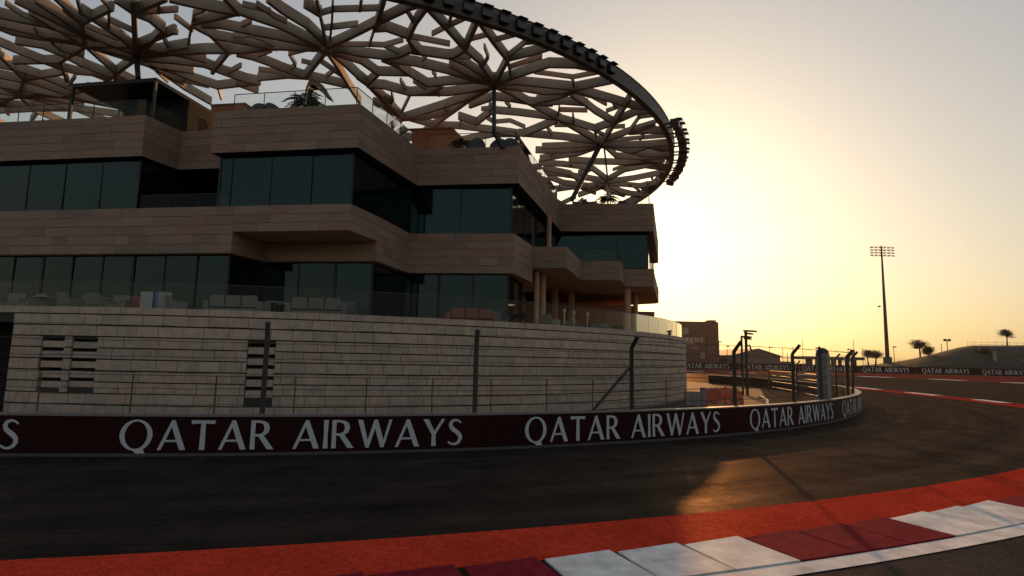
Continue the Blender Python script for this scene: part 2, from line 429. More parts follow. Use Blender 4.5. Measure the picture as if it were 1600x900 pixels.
GL = {
 'I': (.15, [[(0,0),(.15,0),(.132,.5),(.15,1),(0,1),(.018,.5)]]),
 'A': (.80, [[(0,0),(.10,0),(.20,.27),(.535,.27),(.63,0),(.80,0),(.46,1),(.36,1)], [(.225,.34),(.372,.77),(.51,.34)]]),
 'T': (.70, [[(.27,0),(.43,0),(.415,.895),(.675,.87),(.70,1),(0,1),(.025,.87),(.285,.895)]]),
 'R': (.68, [[(0,0),(.145,0),(.13,.44),(.23,.44),(.50,0),(.70,0),(.385,.475),(.50,.545),(.555,.71),(.515,.88),(.40,.97),(.24,1),(0,1)],
             [(.13,.525),(.26,.525),(.36,.58),(.395,.71),(.36,.86),(.25,.915),(.13,.915)]]),
 'Q': (.96, [qo + [(.50,-.035),(.66,-.155),(.86,-.20),(.99,-.165),(.93,-.235),(.72,-.245),(.55,-.18),(.44,-.06)][::-1][:0] + [(.40,-.02),(.50,-.13),(.66,-.215),(.84,-.225),(.98,-.17),(.86,-.165),(.74,-.11),(.68,.02)],
             ell(.46, .5, .315, .455, 34)]),
 'W': (1.10, [[(0,1),(.16,1),(.335,.27),(.52,1),(.63,1),(.835,.27),(1.0,1),(1.10,1),(.845,0),(.74,0),(.555,.69),(.375,0),(.275,0)]]),
 'Y': (.74, [[(.29,0),(.445,0),(.43,.43),(.74,1),(.63,1),(.385,.555),(.185,1),(0,1),(.30,.43)]]),
 'S': (.50, [s_shape()]),
 'M': (.92, [[(0,0),(.10,0),(.15,.70),(.40,0),(.50,0),(.76,.72),(.79,0),(.94,0),(.87,1),(.72,1),(.47,.32),(.23,1),(.08,1)]]),
 'E': (.52, [[(0,0),(.52,0),(.54,.16),(.50,.16),(.44,.08),(.16,.08),(.16,.47),(.38,.47),(.40,.40),(.44,.40),(.44,.62),(.40,.62),(.38,.55),(.16,.55),(.16,.92),(.42,.92),(.47,.84),(.51,.84),(.50,1),(0,1)]]),
 'P': (.58, [[(0,0),(.145,0),(.13,.42),(.26,.42),(.46,.49),(.555,.69),(.50,.88),(.38,.97),(.24,1),(0,1)],
             [(.13,.50),(.26,.50),(.36,.56),(.395,.70),(.36,.86),(.25,.92),(.13,.92)]]),
}
from mathutils.geometry import tessellate_polygon
GME = {}
def glyph(ch, m):
    k = (ch, m)
    if k not in GME:
        loops = [[Vector((x, 0, y)) for x, y in lp] for lp in GL[ch][1]]
        tl = [[Vector((x, y, 0)) for x, y in lp] for lp in GL[ch][1]]
        tris = tessellate_polygon(tl); vs = [v for lp in loops for v in lp]
        me = bpy.data.meshes.new('letter'); me.from_pydata([tuple(v) for v in vs], [], [tuple(t) for t in tris])
        me.materials.append(MAT[m]); me.update()
        bm = bmesh.new(); bm.from_mesh(me); bmesh.ops.recalc_face_normals(bm, faces=bm.faces)
        if bm.faces and bm.faces[0].normal.y > 0: bmesh.ops.reverse_faces(bm, faces=bm.faces)
        bm.to_mesh(me); bm.free(); GME[k] = me
    return GME[k]
def text_layout(txt, sp=.11, space=.46):
    x = 0; out = []
    for ch in txt:
        if ch == ' ': x += space; continue
        out.append((ch, x)); x += GL[ch][0] + sp
    return out, x - sp

# ================================================================== NEAR ADVERTISING BARRIER
def circ_ang(px, c, r, y=680):
    d = ray(px, y); d = Vector((d.x, d.y)).normalized(); cc = Vector(c)
    bq = d.dot(cc); disc = bq*bq-(cc.length_squared-r*r)
    t = bq-math.sqrt(max(disc, 0)); p = d*t
    return math.atan2(p.y-c[1], p.x-c[0])
bar = thing('advertising_barrier', 'long curved maroon barrier lettered in white, with a pale top rail, along the near track', 'barrier', (-1, 16.6, 0))
ba0, ba1 = R_(-128), R_(20)
nb = int((ba1-ba0)/R_(1))
def arc_strip(parent, name, m, c, ra, rb, z0, z1, a0, a1, n):
    """curved wall of rectangular section"""
    b = MB(); S = []
    for i in range(n+1):
        a = a0+(a1-a0)*i/n; ca, sa = math.cos(a), math.sin(a)
        k = len(b.v)
        b.v += [(c[0]+ra*ca, c[1]+ra*sa, z0), (c[0]+rb*ca, c[1]+rb*sa, z0), (c[0]+rb*ca, c[1]+rb*sa, z1), (c[0]+ra*ca, c[1]+ra*sa, z1)]
        S.append(k)
    for i in range(n):
        k, q = S[i], S[i+1]
        for e in range(4):
            e2 = (e+1) % 4; b.f.append((k+e, k+e2, q+e2, q+e)); b.m.append(0)
    b.f += [(S[0]+3, S[0]+2, S[0]+1, S[0]), (S[n], S[n]+1, S[n]+2, S[n]+3)]; b.m += [0, 0]
    return b.build(name, m, parent, smooth=True)
arc_strip(bar, 'plinth', 'concrete_dark', BC, BR-.32, BR+.03, -.01, .07, ba0, ba1, nb)
# boards of the barrier, one by one
seg = R_(2.78)
a = ba0; first = True
while a < ba1:
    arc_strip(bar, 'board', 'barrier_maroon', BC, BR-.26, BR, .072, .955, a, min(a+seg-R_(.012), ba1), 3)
    a += seg
arc_strip(bar, 'top_rail', 'barrier_cap', BC, BR-.29, BR+.02, .957, 1.0, ba0, ba1, nb)
def barrier_text(a0, a1, cap=.72, base=.15):
    lay, wtot = text_layout('QATAR AIRWAYS')
    L = abs(a1-a0)*BR; sx = L/wtot
    for ch, x in lay:
        w = GL[ch][0]; xm = (x+w/2)*sx
        a = a0 + xm/BR
        nrm = Vector((math.cos(a), math.sin(a), 0)); tg = Vector((-math.sin(a), math.cos(a), 0))
        o = bpy.data.objects.new('letter', glyph(ch, 'letter_white')); link(o, bar)
        P = Vector((BC[0], BC[1], base)) + nrm*(BR+.009) - tg*(w/2*sx)
        m = Matrix((tg*sx, -nrm, Vector((0, 0, 1))*cap)).transposed().to_4x4(); m.translation = P
        o.matrix_basis = m
def CA(px): return circ_ang(px, BC, BR)
t1 = (CA(187), CA(722)); t2 = (CA(820), CA(1125)); t3 = (CA(1172), CA(1303))
Lt = t1[1]-t1[0]
barrier_text(*t1); barrier_text(*t2); barrier_text(*t3)
barrier_text(CA(30)-Lt, CA(30)); barrier_text(CA(1318), CA(1318)+Lt)

# ================================================================== DEBRIS FENCE ON THE BARRIER
fence = thing('debris_fence', 'tall wire debris fence with bent-top posts behind the near maroon barrier', 'fence', (-1, 16.8, 0))
FRr = BR-.40
def fp(a, r, z): return Vector((BC[0]+r*math.cos(a), BC[1]+r*math.sin(a), z))
post_a = [CA(402), CA(747), CA(1000), CA(1165), CA(1258)]
da = R_(7.6)
post_a = [post_a[0]-da*2.1, post_a[0]-da*1.32] + post_a
a_end = CA(1311)
post_a2 = [a_end + da*.85*i for i in range(1, 5)]
for a in post_a + post_a2:
    b = MB()
    kx = .30 if a > CA(950) else .07
    b.tube([fp(a, FRr, 0), fp(a, FRr, 2.95), fp(a, FRr+kx*.1, 3.02), fp(a, FRr+kx, 3.34)], .072, 8)
    p = b.build('post', 'steel_post', fence, smooth=True)
    c = MB(); c.tube([fp(a, FRr+kx, 3.34), fp(a, FRr+kx+.02, 3.37)], .068, 8); c.build('post_cap', 'steel_post', p)
b = MB(); b.tube([fp(CA(1000), FRr, 2.42), fp(CA(918), FRr-.02, .55)], .05, 8); b.build('brace', 'steel_post', fence, smooth=True)
fa0, fa1 = post_a[0], post_a2[-1]
wires = [(1.22, FRr), (1.62, FRr), (2.02, FRr), (2.42, FRr), (2.82, FRr), (3.2, FRr+.18)]
for z, r in wires:
    b = MB(); n = 110
    b.tube([fp(fa0+(fa1-fa0)*i/n, r+.07, z - .012*math.sin(i*1.7)) for i in range(n+1)], .0075, 5)
    b.build('wire', 'wire', fence)
b = MB(); rnd = random.Random(3)
for z, r in wires:                                    # barbs twisted onto the wires
    a = CA(880)
    while a < fa1:
        P = fp(a, r+.07, z); t = rnd.random()*3
        for k in range(2):
            d = Vector((math.cos(t+k*1.6), math.sin(t+k*1.6), rnd.uniform(-1, 1))).normalized()*.035
            b.tube([P-d, P+d], .006, 3)
        a += R_(.17)
o = b.build('barb', 'wire', fence); o['kind'] = 'stuff'
b = MB(); sp = .11/BR; H0, H1 = 1.0, 2.92; dA = (H1-H0)/BR
a = fa0
while a < CA(1345)+R_(8):
    for s in (1, -1):
        p, q = fp(a, FRr+.062, H0), fp(a+s*dA, FRr+.064 if s > 0 else FRr+.06, H1)
        t = Vector((-math.sin(a), math.cos(a), 0))*.0024
        b.quad(p-t, p+t, q+t, q-t)
    a += sp
o = b.build('chain_link', 'wire', fence); o['kind'] = 'stuff'
# concrete gate pillar in the fence line
pil = thing('gate_pillar', 'square grey concrete pillar with a rounded cap at the bend of the barrier', 'pillar', fp(a_end, FRr-.1, 0))
b = MB(); P = fp(a_end, FRr-.15, 0); nr = Vector((math.cos(a_end), math.sin(a_end), 0)); tg = Vector((-nr.y, nr.x, 0))
b.obox(P+Vector((0, 0, 1.55)), tg*.24, nr*.24, (0, 0, 1.55)); b.build('shaft', 'concrete', pil)
b = MB(); b.lathe(P, [(.26, 3.1), (.27, 3.16), (.22, 3.26), (.10, 3.34), (.02, 3.36)], 12); b.build('cap', 'concrete_dark', pil, smooth=True)
b = MB(); b.obox(P-tg*.30-nr*.05+Vector((0, 0, 1.7)), tg*.05, nr*.05, (0, 0, 1.7)); b.build('side_post', 'steel_post', pil)
# second thin railing between the barrier and the stone drum
rail = thing('service_railing', 'thin rusty two-rail railing between the barrier and the stone drum', 'railing', (-3, 20, 0))
RR = BR-2.6
def CB(px): return circ_ang(px, BC, RR, 620)
rp = [CB(x) for x in (60, 205, 336, 460, 572, 675, 767, 854, 926, 990, 1041)]
for a in rp:
    b = MB(); b.tube([fp(a, RR, 0), fp(a, RR, 1.88)], .022, 6); b.build('post', 'rust_rail', rail)
for z in (.75, 1.3, 1.86):
    b = MB(); b.tube([fp(rp[0]+(rp[-1]-rp[0])*i/60, RR, z) for i in range(61)], .011, 5); b.build('rail', 'rust_rail', rail)

# ================================================================== STONE DRUM (podium)
OC = Vector((-14.88, 51.04)); RD = 29.05; ZD = 4.18
def dp(a, r, z): return Vector((OC.x+r*math.cos(a), OC.y+r*math.sin(a), z))
def DA(px, r=RD, y=540): return circ_ang(px, OC, r, y)
drum = thing('stone_drum', 'round podium wall of pale stone blocks in courses under the building', 'wall', (OC.x, OC.y, 0))
# openings in the face: (angle0, angle1, z0, z1)
def zat(px, py):
    a = DA(px); d = ray(px, py); P = dp(a, RD, 0); t = Vector((P.x, P.y)).length/Vector((d.x, d.y)).length
    return CH+t*d.z
vents = [(64, 100, 527, 606), (112, 152, 529, 606), (387, 431, 537, 622)]
openings = []
for x0, x1, y0, y1 in vents:
    openings.append((DA(x0), DA(x1), zat((x0+x1)/2, y1), zat((x0+x1)/2, y0)))
door_op = (DA(-70), DA(17), 0.0, zat(8, 502))
openings.append(door_op)
zc = []          # course heights from the top
z = ZD; hs = [.30] + [.425]*10
for h in hs:
    zc.append((max(z-h, -.05), z)); z -= h
    if z <= 0: break
bricks = []
rnd = random.Random(5)
aV0, aV1 = DA(0)-R_(9), DA(1068)+R_(16)
for ci, (z0, z1) in enumerate(zc):
    a = aV0 - rnd.random()*R_(1.5)
    while a < aV1:
        ln = .78*rnd.choice((.85, 1, 1, 1, 1.15)) if ci else .82
        a2 = a+ln/RD
        spans = [(a, a2)]
        for (o0, o1, oz0, oz1) in openings:
            if z0 < oz1-.05 and z1 > oz0+.05:
                ns = []
                for s0, s1 in spans:
                    if s1 <= o0 or s0 >= o1: ns.append((s0, s1)); continue
                    if s0 < o0: ns.append((s0, o0))
                    if s1 > o1: ns.append((o1, s1))
                spans = ns
        for s0, s1 in spans:
            if (s1-s0)*RD > .06: bricks.append((s0, s1, z0, z1, rnd.uniform(-.012, .012)))
        a = a2
stone_me = unit_cube('stone_block', 'drum_stone')
def brick_size(b_):
    am = (b_[0]+b_[1])/2; P = dp(am, RD, (b_[2]+b_[3])/2)
    x, y = proj(P); dist = (P-CAM).length
    vis = -5 < x < 1605 and Vector((math.cos(am), math.sin(am), 0)).dot(CAM-P) > 0
    face = Vector((math.cos(am), math.sin(am), 0)).dot((CAM-P).normalized())
    return ((b_[1]-b_[0])*(b_[3]-b_[2])/dist**2*max(face, 0) if vis else 0)
bricks.sort(key=brick_size, reverse=True)
bm_rest = MB()
for i, (a0, a1, z0, z1, jit) in enumerate(bricks):
    am = (a0+a1)/2; nr = Vector((math.cos(am), math.sin(am), 0)); tg = Vector((-nr.y, nr.x, 0))
    w = (a1-a0)*RD-.018; h = z1-z0-.048
    c = dp(am, RD-.11+jit, (z0+z1)/2+.012)
    if i < 300: place_cube('stone_block', stone_me, drum, c, tg*w, nr*.22, Vector((0, 0, h)))
    else: bm_rest.obox(c, tg*w/2, nr*.11, Vector((0, 0, h/2)))
o = bm_rest.build('stone_block', 'drum_stone', drum); o['kind'] = 'stuff'
arc_strip(drum, 'core', 'drum_joint', OC, RD-.6, RD-.07, 0, ZD-.05, aV0, door_op[0], 20)
# mortar core, split around the openings
cuts = sorted([(o0, o1, z0, z1) for o0, o1, z0, z1 in openings])
prev = door_op[1]
for o0, o1, z0, z1 in cuts:
    if (o0, o1) == door_op[:2]: continue
    arc_strip(drum, 'core', 'drum_joint', OC, RD-.6, RD-.07, 0, ZD-.05, prev, o0, max(2, int((o0-prev)*40)))
    arc_strip(drum, 'core', 'drum_joint', OC, RD-.6, RD-.07, 0, z0, o0, o1, 3)
    arc_strip(drum, 'core', 'drum_joint', OC, RD-.6, RD-.07, z1, ZD-.05, o0, o1, 3)
    # louvre vent: dark back and sloping stone slats
    v = arc_strip(drum, 'vent', 'interior', OC, RD-.6, RD-.45, z0, z1, o0, o1, 3)
    n = 5; hh = (z1-z0)/n
    for k in range(n):
        zz = z0+hh*k
        arc_strip(v, 'slat', 'drum_stone', OC, RD-.40, RD-.06, zz+.01, zz+hh*.66, o0+R_(.03), o1-R_(.03), 3)
    prev = o1
arc_strip(drum, 'core', 'drum_joint', OC, RD-.6, RD-.07, 0, ZD-.05, prev, aV1, 60)
arc_strip(drum, 'core', 'drum_joint', OC, RD-.6, RD-.07, door_op[3], ZD-.05, door_op[0], door_op[1], 6)
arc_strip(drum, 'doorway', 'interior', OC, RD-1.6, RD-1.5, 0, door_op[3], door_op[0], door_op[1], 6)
arc_strip(drum, 'rear_wall', 'drum_stone', OC, RD-.6, RD-.09, 0, ZD-.01, aV1, aV0+2*math.pi, 90)
b = MB(); b.poly([tuple(dp(2*math.pi*i/96, RD-.3, ZD-.22)) for i in range(96)]); b.build('terrace_floor', 'terrace_stone', drum)
# glass balustrade of the terrace
bal = thing('glass_balustrade', 'frameless curved glass balustrade along the top edge of the stone drum', 'balustrade', (OC.x, OC.y, ZD))
a = aV0+R_(1)
while a < R_(24):
    a2 = a+1.55/RD
    sun_end = DA(1010) < (a+a2)/2  # panes at the sunward end take the amber, sunlit-coloured copy
    arc_strip(bal, 'glass_pane', 'balustrade_dusty_sunlit' if sun_end else 'balustrade_glass', OC, RD-.30, RD-.285, ZD-.1, ZD+.98, a+R_(.03), a2-R_(.03), 2)
    a = a2
arc_strip(bal, 'top_rail', 'rim_metal', OC, RD-.306, RD-.279, ZD+.982, ZD+.997, aV0+R_(1), R_(24), 110)

# ================================================================== STEPPED BUILDING
bld = thing('stepped_building', 'three-storey building of stacked offset boxes clad in brown stone bands with dark glass', 'building', (-8, 40, ZD-.2))
Z1, ZR, Z2, Z3, Z4 = 7.06, 7.95, 9.27, 11.90, 13.98
D = Vector
P2 = [(-33.5, 29.45), (-18.1, 27.02), (-17.5, 29.05), (-13.85, 28.45), (-14.45, 26.42), (-7.13, 25.21), (-5.35, 30.95), (.23, 30.12), (3.54, 41.76), (10.2, 41.06), (14.05, 54.8)]
P1 = [(-33.5, 29.36), (-12.92, 26.04), (-7.30, 25.16), (-6.60, 27.46), (-5.68, 31.3), (.03, 30.6), (1.22, 34.26), (3.23, 34.1), (4.72, 39.1), (7.37, 38.8), (8.3, 42.05), (10.35, 41.8), (14.0, 54.6)]
back = [(6, 66), (-12, 74), (-30, 66), (-38, 50)]
panels = []
def face(p, q, z0, z1, n=5, seed=0, out=None):
    """stone slabs in courses on a vertical plane from p to q (outside is to the right of p->q when seen from above... towards the camera)"""
    p, q = Vector(p), Vector(q); d = (q-p); L = d.length; d /= L
    nr = Vector((d.y, -d.x))
    h = (z1-z0)/n; r = random.Random(seed)
    for k in range(n):
        s = -r.random()*1.0
        while s < L:
            ln = r.choice((.75, 1.0, 1.3, 1.7, 2.0))
            s0, s1 = max(s, 0), min(s+ln, L)
            if s1-s0 > .25 or True:
                if s1-s0 > .03: panels.append((p+d*s0, p+d*s1, nr, z0+h*k, z0+h*(k+1), r.uniform(-.008, .010)))
            s += ln
def cladding(poly, zz, n, seed, cuts=None):
    for i in range(len(poly)-1):
        z0, z1 = zz[i] if isinstance(zz, list) else zz
        face(poly[i], poly[i+1], z0, z1, max(2, round((z1-z0)/.43)), seed+i)
cladding(P2, (Z3, Z4), 5, 100)
z1list = [(Z1, Z2), (8.05, Z2), (8.05, Z2), (Z1, Z2), (Z1, Z2), (Z1, Z2)] + [(ZR, Z2)]*6
cladding(P1, z1list, 5, 200)
face((-12.92, 26.04), (-12.35, 28.35), Z1, 8.05, 2, 301)          # reveal of the cut-out under the bay
face((-12.35, 28.35), (-6.60, 27.46), Z1, 8.05, 2, 302)
panel_me = unit_cube('stone_panel', 'fascia_stone')
def pan_size(t):
    p, q, nr, z0, z1, j = t
    c = Vector(((p.x+q.x)/2, (p.y+q.y)/2, (z0+z1)/2)); v = CAM-c; n3 = Vector((nr.x, nr.y, 0))
    x, y = proj(c)
    if not (-40 < x < 1640) or n3.dot(v) <= 0: return 0
    return (q-p).length*(z1-z0)*n3.dot(v.normalized())/v.length_squared
panels.sort(key=pan_size, reverse=True)
rest = MB()
for i, (p, q, nr, z0, z1, j) in enumerate(panels):
    d = (q-p); L = d.length; d3 = Vector((d.x/L, d.y/L, 0)); n3 = Vector((nr.x, nr.y, 0))
    c = Vector(((p.x+q.x)/2, (p.y+q.y)/2, (z0+z1)/2)) + n3*(j-.03)
    if i < 300: place_cube('stone_panel', panel_me, bld, c, d3*(L-.008), n3*.06, Vector((0, 0, z1-z0-.016)))
    else: rest.obox(c, d3*(L-.008)/2, n3*.03, Vector((0, 0, (z1-z0-.016)/2)))
o = rest.build('stone_panel', 'fascia_stone', bld); o['kind'] = 'stuff'
def inset(poly, dist):
    out = []
    n = len(poly)
    for i in range(n):
        a, b_, c = Vector(poly[i-1]), Vector(poly[i]), Vector(poly[(i+1) % n])
        d1 = (b_-a).normalized(); d2 = (c-b_).normalized()
        n1 = Vector((-d1.y, d1.x)); n2 = Vector((-d2.y, d2.x))
        k = 1+n1.dot(n2)
        out.append(b_+(n1+n2)*dist/max(k, .35))
    return out
def prism(name, poly, z0, z1, m, parent):
    b = MB(); b.hexa([(p[0], p[1], z0) for p in poly], [(p[0], p[1], z1) for p in poly]); return b.build(name, m, parent)
FULL2 = P2 + back; FULL1 = P1 + back
i2 = inset(FULL2, .064); i1 = inset(FULL1, .064)
# floor bands behind the cladding (mortar coloured core) with stone-coloured soffits
prism('upper_band', i2, Z3+.01, Z4-.02, 'fascia_joint', bld)
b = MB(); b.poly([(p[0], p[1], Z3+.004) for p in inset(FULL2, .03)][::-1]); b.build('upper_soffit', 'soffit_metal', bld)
# lower band in two depths
bigL = [(-33.4, 29.42), (-12.98, 26.1), (-12.42, 28.42), (-6.68, 27.53), (-5.75, 31.37), (-.03, 30.67), (1.2, 34.4), (1.6, 38), (-6, 60), (-30, 60), (-37, 50)]
prism('lower_band', bigL, Z1+.01, Z2-.3, 'fascia_joint', bld)
prism('lower_slab', i1, 8.06, Z2-.02, 'fascia_joint', bld)
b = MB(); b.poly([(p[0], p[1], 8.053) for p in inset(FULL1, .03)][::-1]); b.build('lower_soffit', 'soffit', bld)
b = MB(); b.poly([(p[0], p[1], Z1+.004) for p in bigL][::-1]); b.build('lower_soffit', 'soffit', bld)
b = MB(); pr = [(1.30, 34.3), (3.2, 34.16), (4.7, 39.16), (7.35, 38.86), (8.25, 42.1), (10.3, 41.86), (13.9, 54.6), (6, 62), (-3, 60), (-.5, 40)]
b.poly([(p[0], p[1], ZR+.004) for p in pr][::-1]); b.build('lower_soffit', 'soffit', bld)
# ---- glazing: each pane and mullion its own part
GR = random.Random(77)
def glaze(p, q, z0, z1, wid, off=.0, mull=.05, first=None, tilt=0, big=()):
    p, q = Vector(p), Vector(q); d = q-p; L = d.length; d /= L; nr = Vector((d.y, -d.x)); n3 = Vector((nr.x, nr.y, 0)); d3 = Vector((d.x, d.y, 0))
    xs = [0.0]
    if first: xs.append(first)
    n = max(1, round((L-xs[-1])/wid)); st = (L-xs[-1])/n; s0 = xs[-1]
    xs += [s0+st*k for k in range(1, n+1)]
    for i in range(len(xs)-1):
        s0, s1 = xs[i], xs[i+1]; c = Vector((p.x, p.y, (z0+z1)/2))+d3*((s0+s1)/2)
        tw, tv = GR.uniform(-.012, .012), GR.uniform(-.012, .012)
        b = MB(); b.obox(c-n3*.03, d3*((s1-s0)/2-.022)+n3*tw, n3*.012, Vector((0, 0, (z1-z0)/2-.02))+n3*tv); b.build('window_pane', 'window_glass', bld)
    for i, s in enumerate(xs):
        mw = .14 if i in big else mull
        c = Vector((p.x, p.y, (z0+z1)/2))+d3*s
        b = MB(); b.obox(c-n3*.03, d3*mw/2, n3*.05, (0, 0, (z1-z0)/2-.003)); b.build('mullion', 'mullion', bld)
def off2(p, dx, dy): return (p[0]+dx, p[1]+dy)
# upper storey glass (Z2..Z3)
glaze((-33, 29.75), (-18.35, 27.42), Z2, Z3-.02, 2.05, mull=.055)
glaze((-18.35, 27.42), (-16.9, 32.3), Z2, Z3-.02, 2.4)
glaze((-16.9, 32.3), (-13.1, 31.7), Z2, Z3-.02, 2.0)
glaze((-13.1, 31.7), (-14.12, 26.78), Z2, Z3-.02, 2.4)
glaze((-14.12, 26.78), (-7.42, 25.70), Z2, Z3-.02, 2.02, first=.65)
glaze((-7.42, 25.70), (-5.75, 31.42), Z2, Z3-.02, 3.0)
glaze((-5.75, 31.42), (-.10, 30.62), Z2, Z3-.02, 2.5)
glaze((-.10, 30.62), (2.25, 38.8), Z2, Z3-.02, 2.7)
glaze((2.25, 38.8), (3.2, 42.6), Z2, Z3-.02, 2.0)
glaze((3.2, 42.6), (9.95, 41.75), Z2, Z3-.02, 2.2)
glaze((9.95, 41.75), (13.6, 54.6), Z2, Z3-.02, 2.6)
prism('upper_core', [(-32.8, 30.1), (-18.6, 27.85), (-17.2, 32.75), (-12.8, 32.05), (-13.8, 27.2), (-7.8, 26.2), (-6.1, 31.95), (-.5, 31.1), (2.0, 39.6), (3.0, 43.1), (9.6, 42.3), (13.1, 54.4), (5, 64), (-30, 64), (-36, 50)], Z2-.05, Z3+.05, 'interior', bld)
# ground storey glass on the drum terrace (ZD..Z1)
ZT = ZD-.21
glaze((-33, 29.62), (-13.12, 26.42), ZT, Z1-.02, 1.72, mull=.07, big=(3, 6, 9))
glaze((-13.12, 26.42), (-12.55, 28.75), ZT, Z1-.02, 2.4)
glaze((-12.55, 28.75), (-6.82, 27.86), ZT, Z1-.02, 2.0, mull=.08, big=(2,))
glaze((-6.82, 27.86), (-5.95, 31.7), ZT, Z1-.02, 2.0)
glaze((-5.95, 31.7), (-.22, 30.98), ZT, Z1-.02, 2.1, mull=.08, big=(1,))
glaze((-.22, 30.98), (.62, 34.1), ZT, Z1-.02, 3.3)
prism('ground_core', [(-32.8, 30.0), (-13.4, 26.85), (-12.8, 29.2), (-7.1, 28.25), (-6.3, 32.1), (-.6, 31.4), (.2, 34.5), (1.2, 46.0), (10.55, 48.3), (12.4, 56), (2, 66), (-30, 64), (-36, 50)], ZT-.02, Z1+.05, 'rust_wall', bld)
# columns of the undercroft
for px, Y, r, kk in ((838, 35.2, .17, 0), (847.5, 36.2, .2, 0), (866, 44.5, .3, 0), (892, 45.2, .28, 0), (980, 42.6, .26, 0), (993, 46.0, .2, 0)):
    P = aty(px, 480, Y); b = MB(); b.lathe((P.x, P.y, ZT), [(r, 0), (r, ZR-ZT+.02)], 16); b.build('column', 'soffit', bld, smooth=True)
P = aty(857.5, 370, 37.5); b = MB(); b.lathe((P.x, P.y, Z2), [(.17, 0), (.17, Z3-Z2)], 12); b.build('column', 'soffit', bld, smooth=True)
# roof deck
b = MB(); b.poly([(p[0], p[1], Z4-.5) for p in inset(FULL2, .35)]); b.build('roof_deck', 'paving', bld)
# small things on the walls
for px, py in ((56, 385), (145, 387)):
    P = atz(px, py, 7.55); b = MB(); b.obox(P+Vector((0, -.06, 0)), (.05, 0, 0), (0, .10, 0), (0, 0, .07)); b.lathe((P.x, P.y-.12, P.z+.04), [(.05, 0), (.05, .16), (.02, .2)], 8); b.build('wall_lamp', 'dark_metal', bld)
# ---- balustrades of balconies and roof
def rail_run(t, p, q, z, h=1.0, wid=1.5, glass='balustrade_glass'):
    p, q = Vector(p), Vector(q); d = q-p; L = d.length; d /= L; n = max(1, round(L/wid)); d3 = Vector((d.x, d.y, 0)); n3 = Vector((d.y, -d.x, 0))
    for k in range(n):
        s0, s1 = L*k/n, L*(k+1)/n
        b = MB(); b.obox(Vector((p.x, p.y, z+h/2))+d3*(s0+s1)/2, d3*((s1-s0)/2-.012), n3*.008, (0, 0, h/2)); b.build('glass_pane', glass, t)
        b = MB(); b.obox(Vector((p.x, p.y, z+h/2))+d3*s0, d3*.012, n3*.018, (0, 0, h/2)); b.build('post', 'dark_metal', t)
    b = MB(); b.obox(Vector((p.x, p.y, z+h+.012))+d3*L/2, d3*L/2, n3*.02, (0, 0, .012)); b.build('handrail', 'dark_metal', t)
def balustrade(label, pts, z, h=1.0, wid=1.5):
    t = thing('glass_balustrade', label, 'balustrade', (*pts[0], z))
    for i in range(len(pts)-1): rail_run(t, pts[i], pts[i+1], z, h, wid)
balustrade('glass balcony railing between the left glazed wing and the projecting bay', [(-18.15, 27.4), (-13.6, 26.65)], Z2-.02, .78)
balustrade('glass railing on the farthest right balcony of the middle floor', [(4.9, 39.4), (7.2, 39.1), (7.9, 41.7)], Z2-.02, .95)
balustrade('glass roof railing around the left wing beside the dark pavilion', [(-33, 29.75), (-18.4, 27.4), (-17.75, 29.3)], Z4-.02, .98)
balustrade('glass roof railing above the central projecting bay', [(-13.6, 26.6), (-7.4, 25.55), (-5.75, 30.9)], Z4-.02, .95)
balustrade('glass roof railing above the right bay with palms behind', [(-4.9, 31.2), (.0, 30.45), (3.2, 41.5)], Z4-.02, .95)
balustrade('slim glass railing on the far right corner of the roof', [(9.4, 41.5), (9.95, 41.45), (13.6, 54.2)], Z4-.02, .95)

# ---- roof pavilion (dark canopy on posts) and rust coloured roof volumes
pav = thing('roof_pavilion', 'dark flat-roofed pavilion on slim posts at the left of the roof', 'pavilion', (-21, 31, Z4))
pc = [(-23.75, 29.35), (-18.7, 28.45), (-17.75, 33.2), (-22.8, 34.1)]
b = MB(); b.hexa([(x, y, 16.42) for x, y in pc], [(x, y, 16.62) for x, y in pc]); b.build('roof', 'dark_metal', pav)
for x, y in pc:
    cx, cy = -20.8, 31.3; x, y = x+(cx-x)*.02, y+(cy-y)*.02
    b = MB(); b.box(x-.06, x+.06, y-.06, y+.06, Z4-.5, 16.42); b.build('post', 'dark_metal', pav)
b = MB(); b.hexa([(-22.2, 31.2, 13.5), (-18.1, 30.5, 13.5), (-17.8, 32.8, 13.5), (-21.9, 33.6, 13.5)], [(-22.2, 31.2, 16.4), (-18.1, 30.5, 16.4), (-17.8, 32.8, 16.4), (-21.9, 33.6, 16.4)]); b.build('bar_room', 'black_cloth', pav)
for k in range(9):
    b = MB(); zz = 14.5+k*.16
    b.bar((-18.0, 31.4, zz), (-17.62, 33.1, zz), .05, .05); b.build('louvre', 'timber', pav)
roofv = thing('roof_house', 'rust-brown rooftop room between the dark pavilion and the central bay', 'roof room', (-15.5, 31, Z4))
b = MB(); q = [(-16.75, 30.3), (-14.75, 29.98), (-13.9, 34.5), (-15.9, 35.0)]
b.hexa([(x, y, 13.45) for x, y in q], [(x, y, 15.95) for x, y in q]); b.build('wall', 'rust_wall', roofv)
b = MB(); q2 = [(-16.8, 30.25), (-14.70, 29.92), (-13.85, 34.55), (-15.95, 35.06)]
b.hexa([(x, y, 15.96) for x, y in q2], [(x, y, 16.03) for x, y in q2]); b.build('coping', 'fascia_stone', roofv)
rv2 = thing('roof_house', 'rust-red rooftop room behind the right bay below the lattice', 'roof room', (-3.5, 36.5, Z4))
q = [(-7.7, 36.9), (-3.35, 36.28), (-2.5, 40.5), (-6.9, 41.3)]; q1 = [(-7.7, 36.9), (-4.1, 36.39), (-3.3, 40.6), (-6.9, 41.3)]
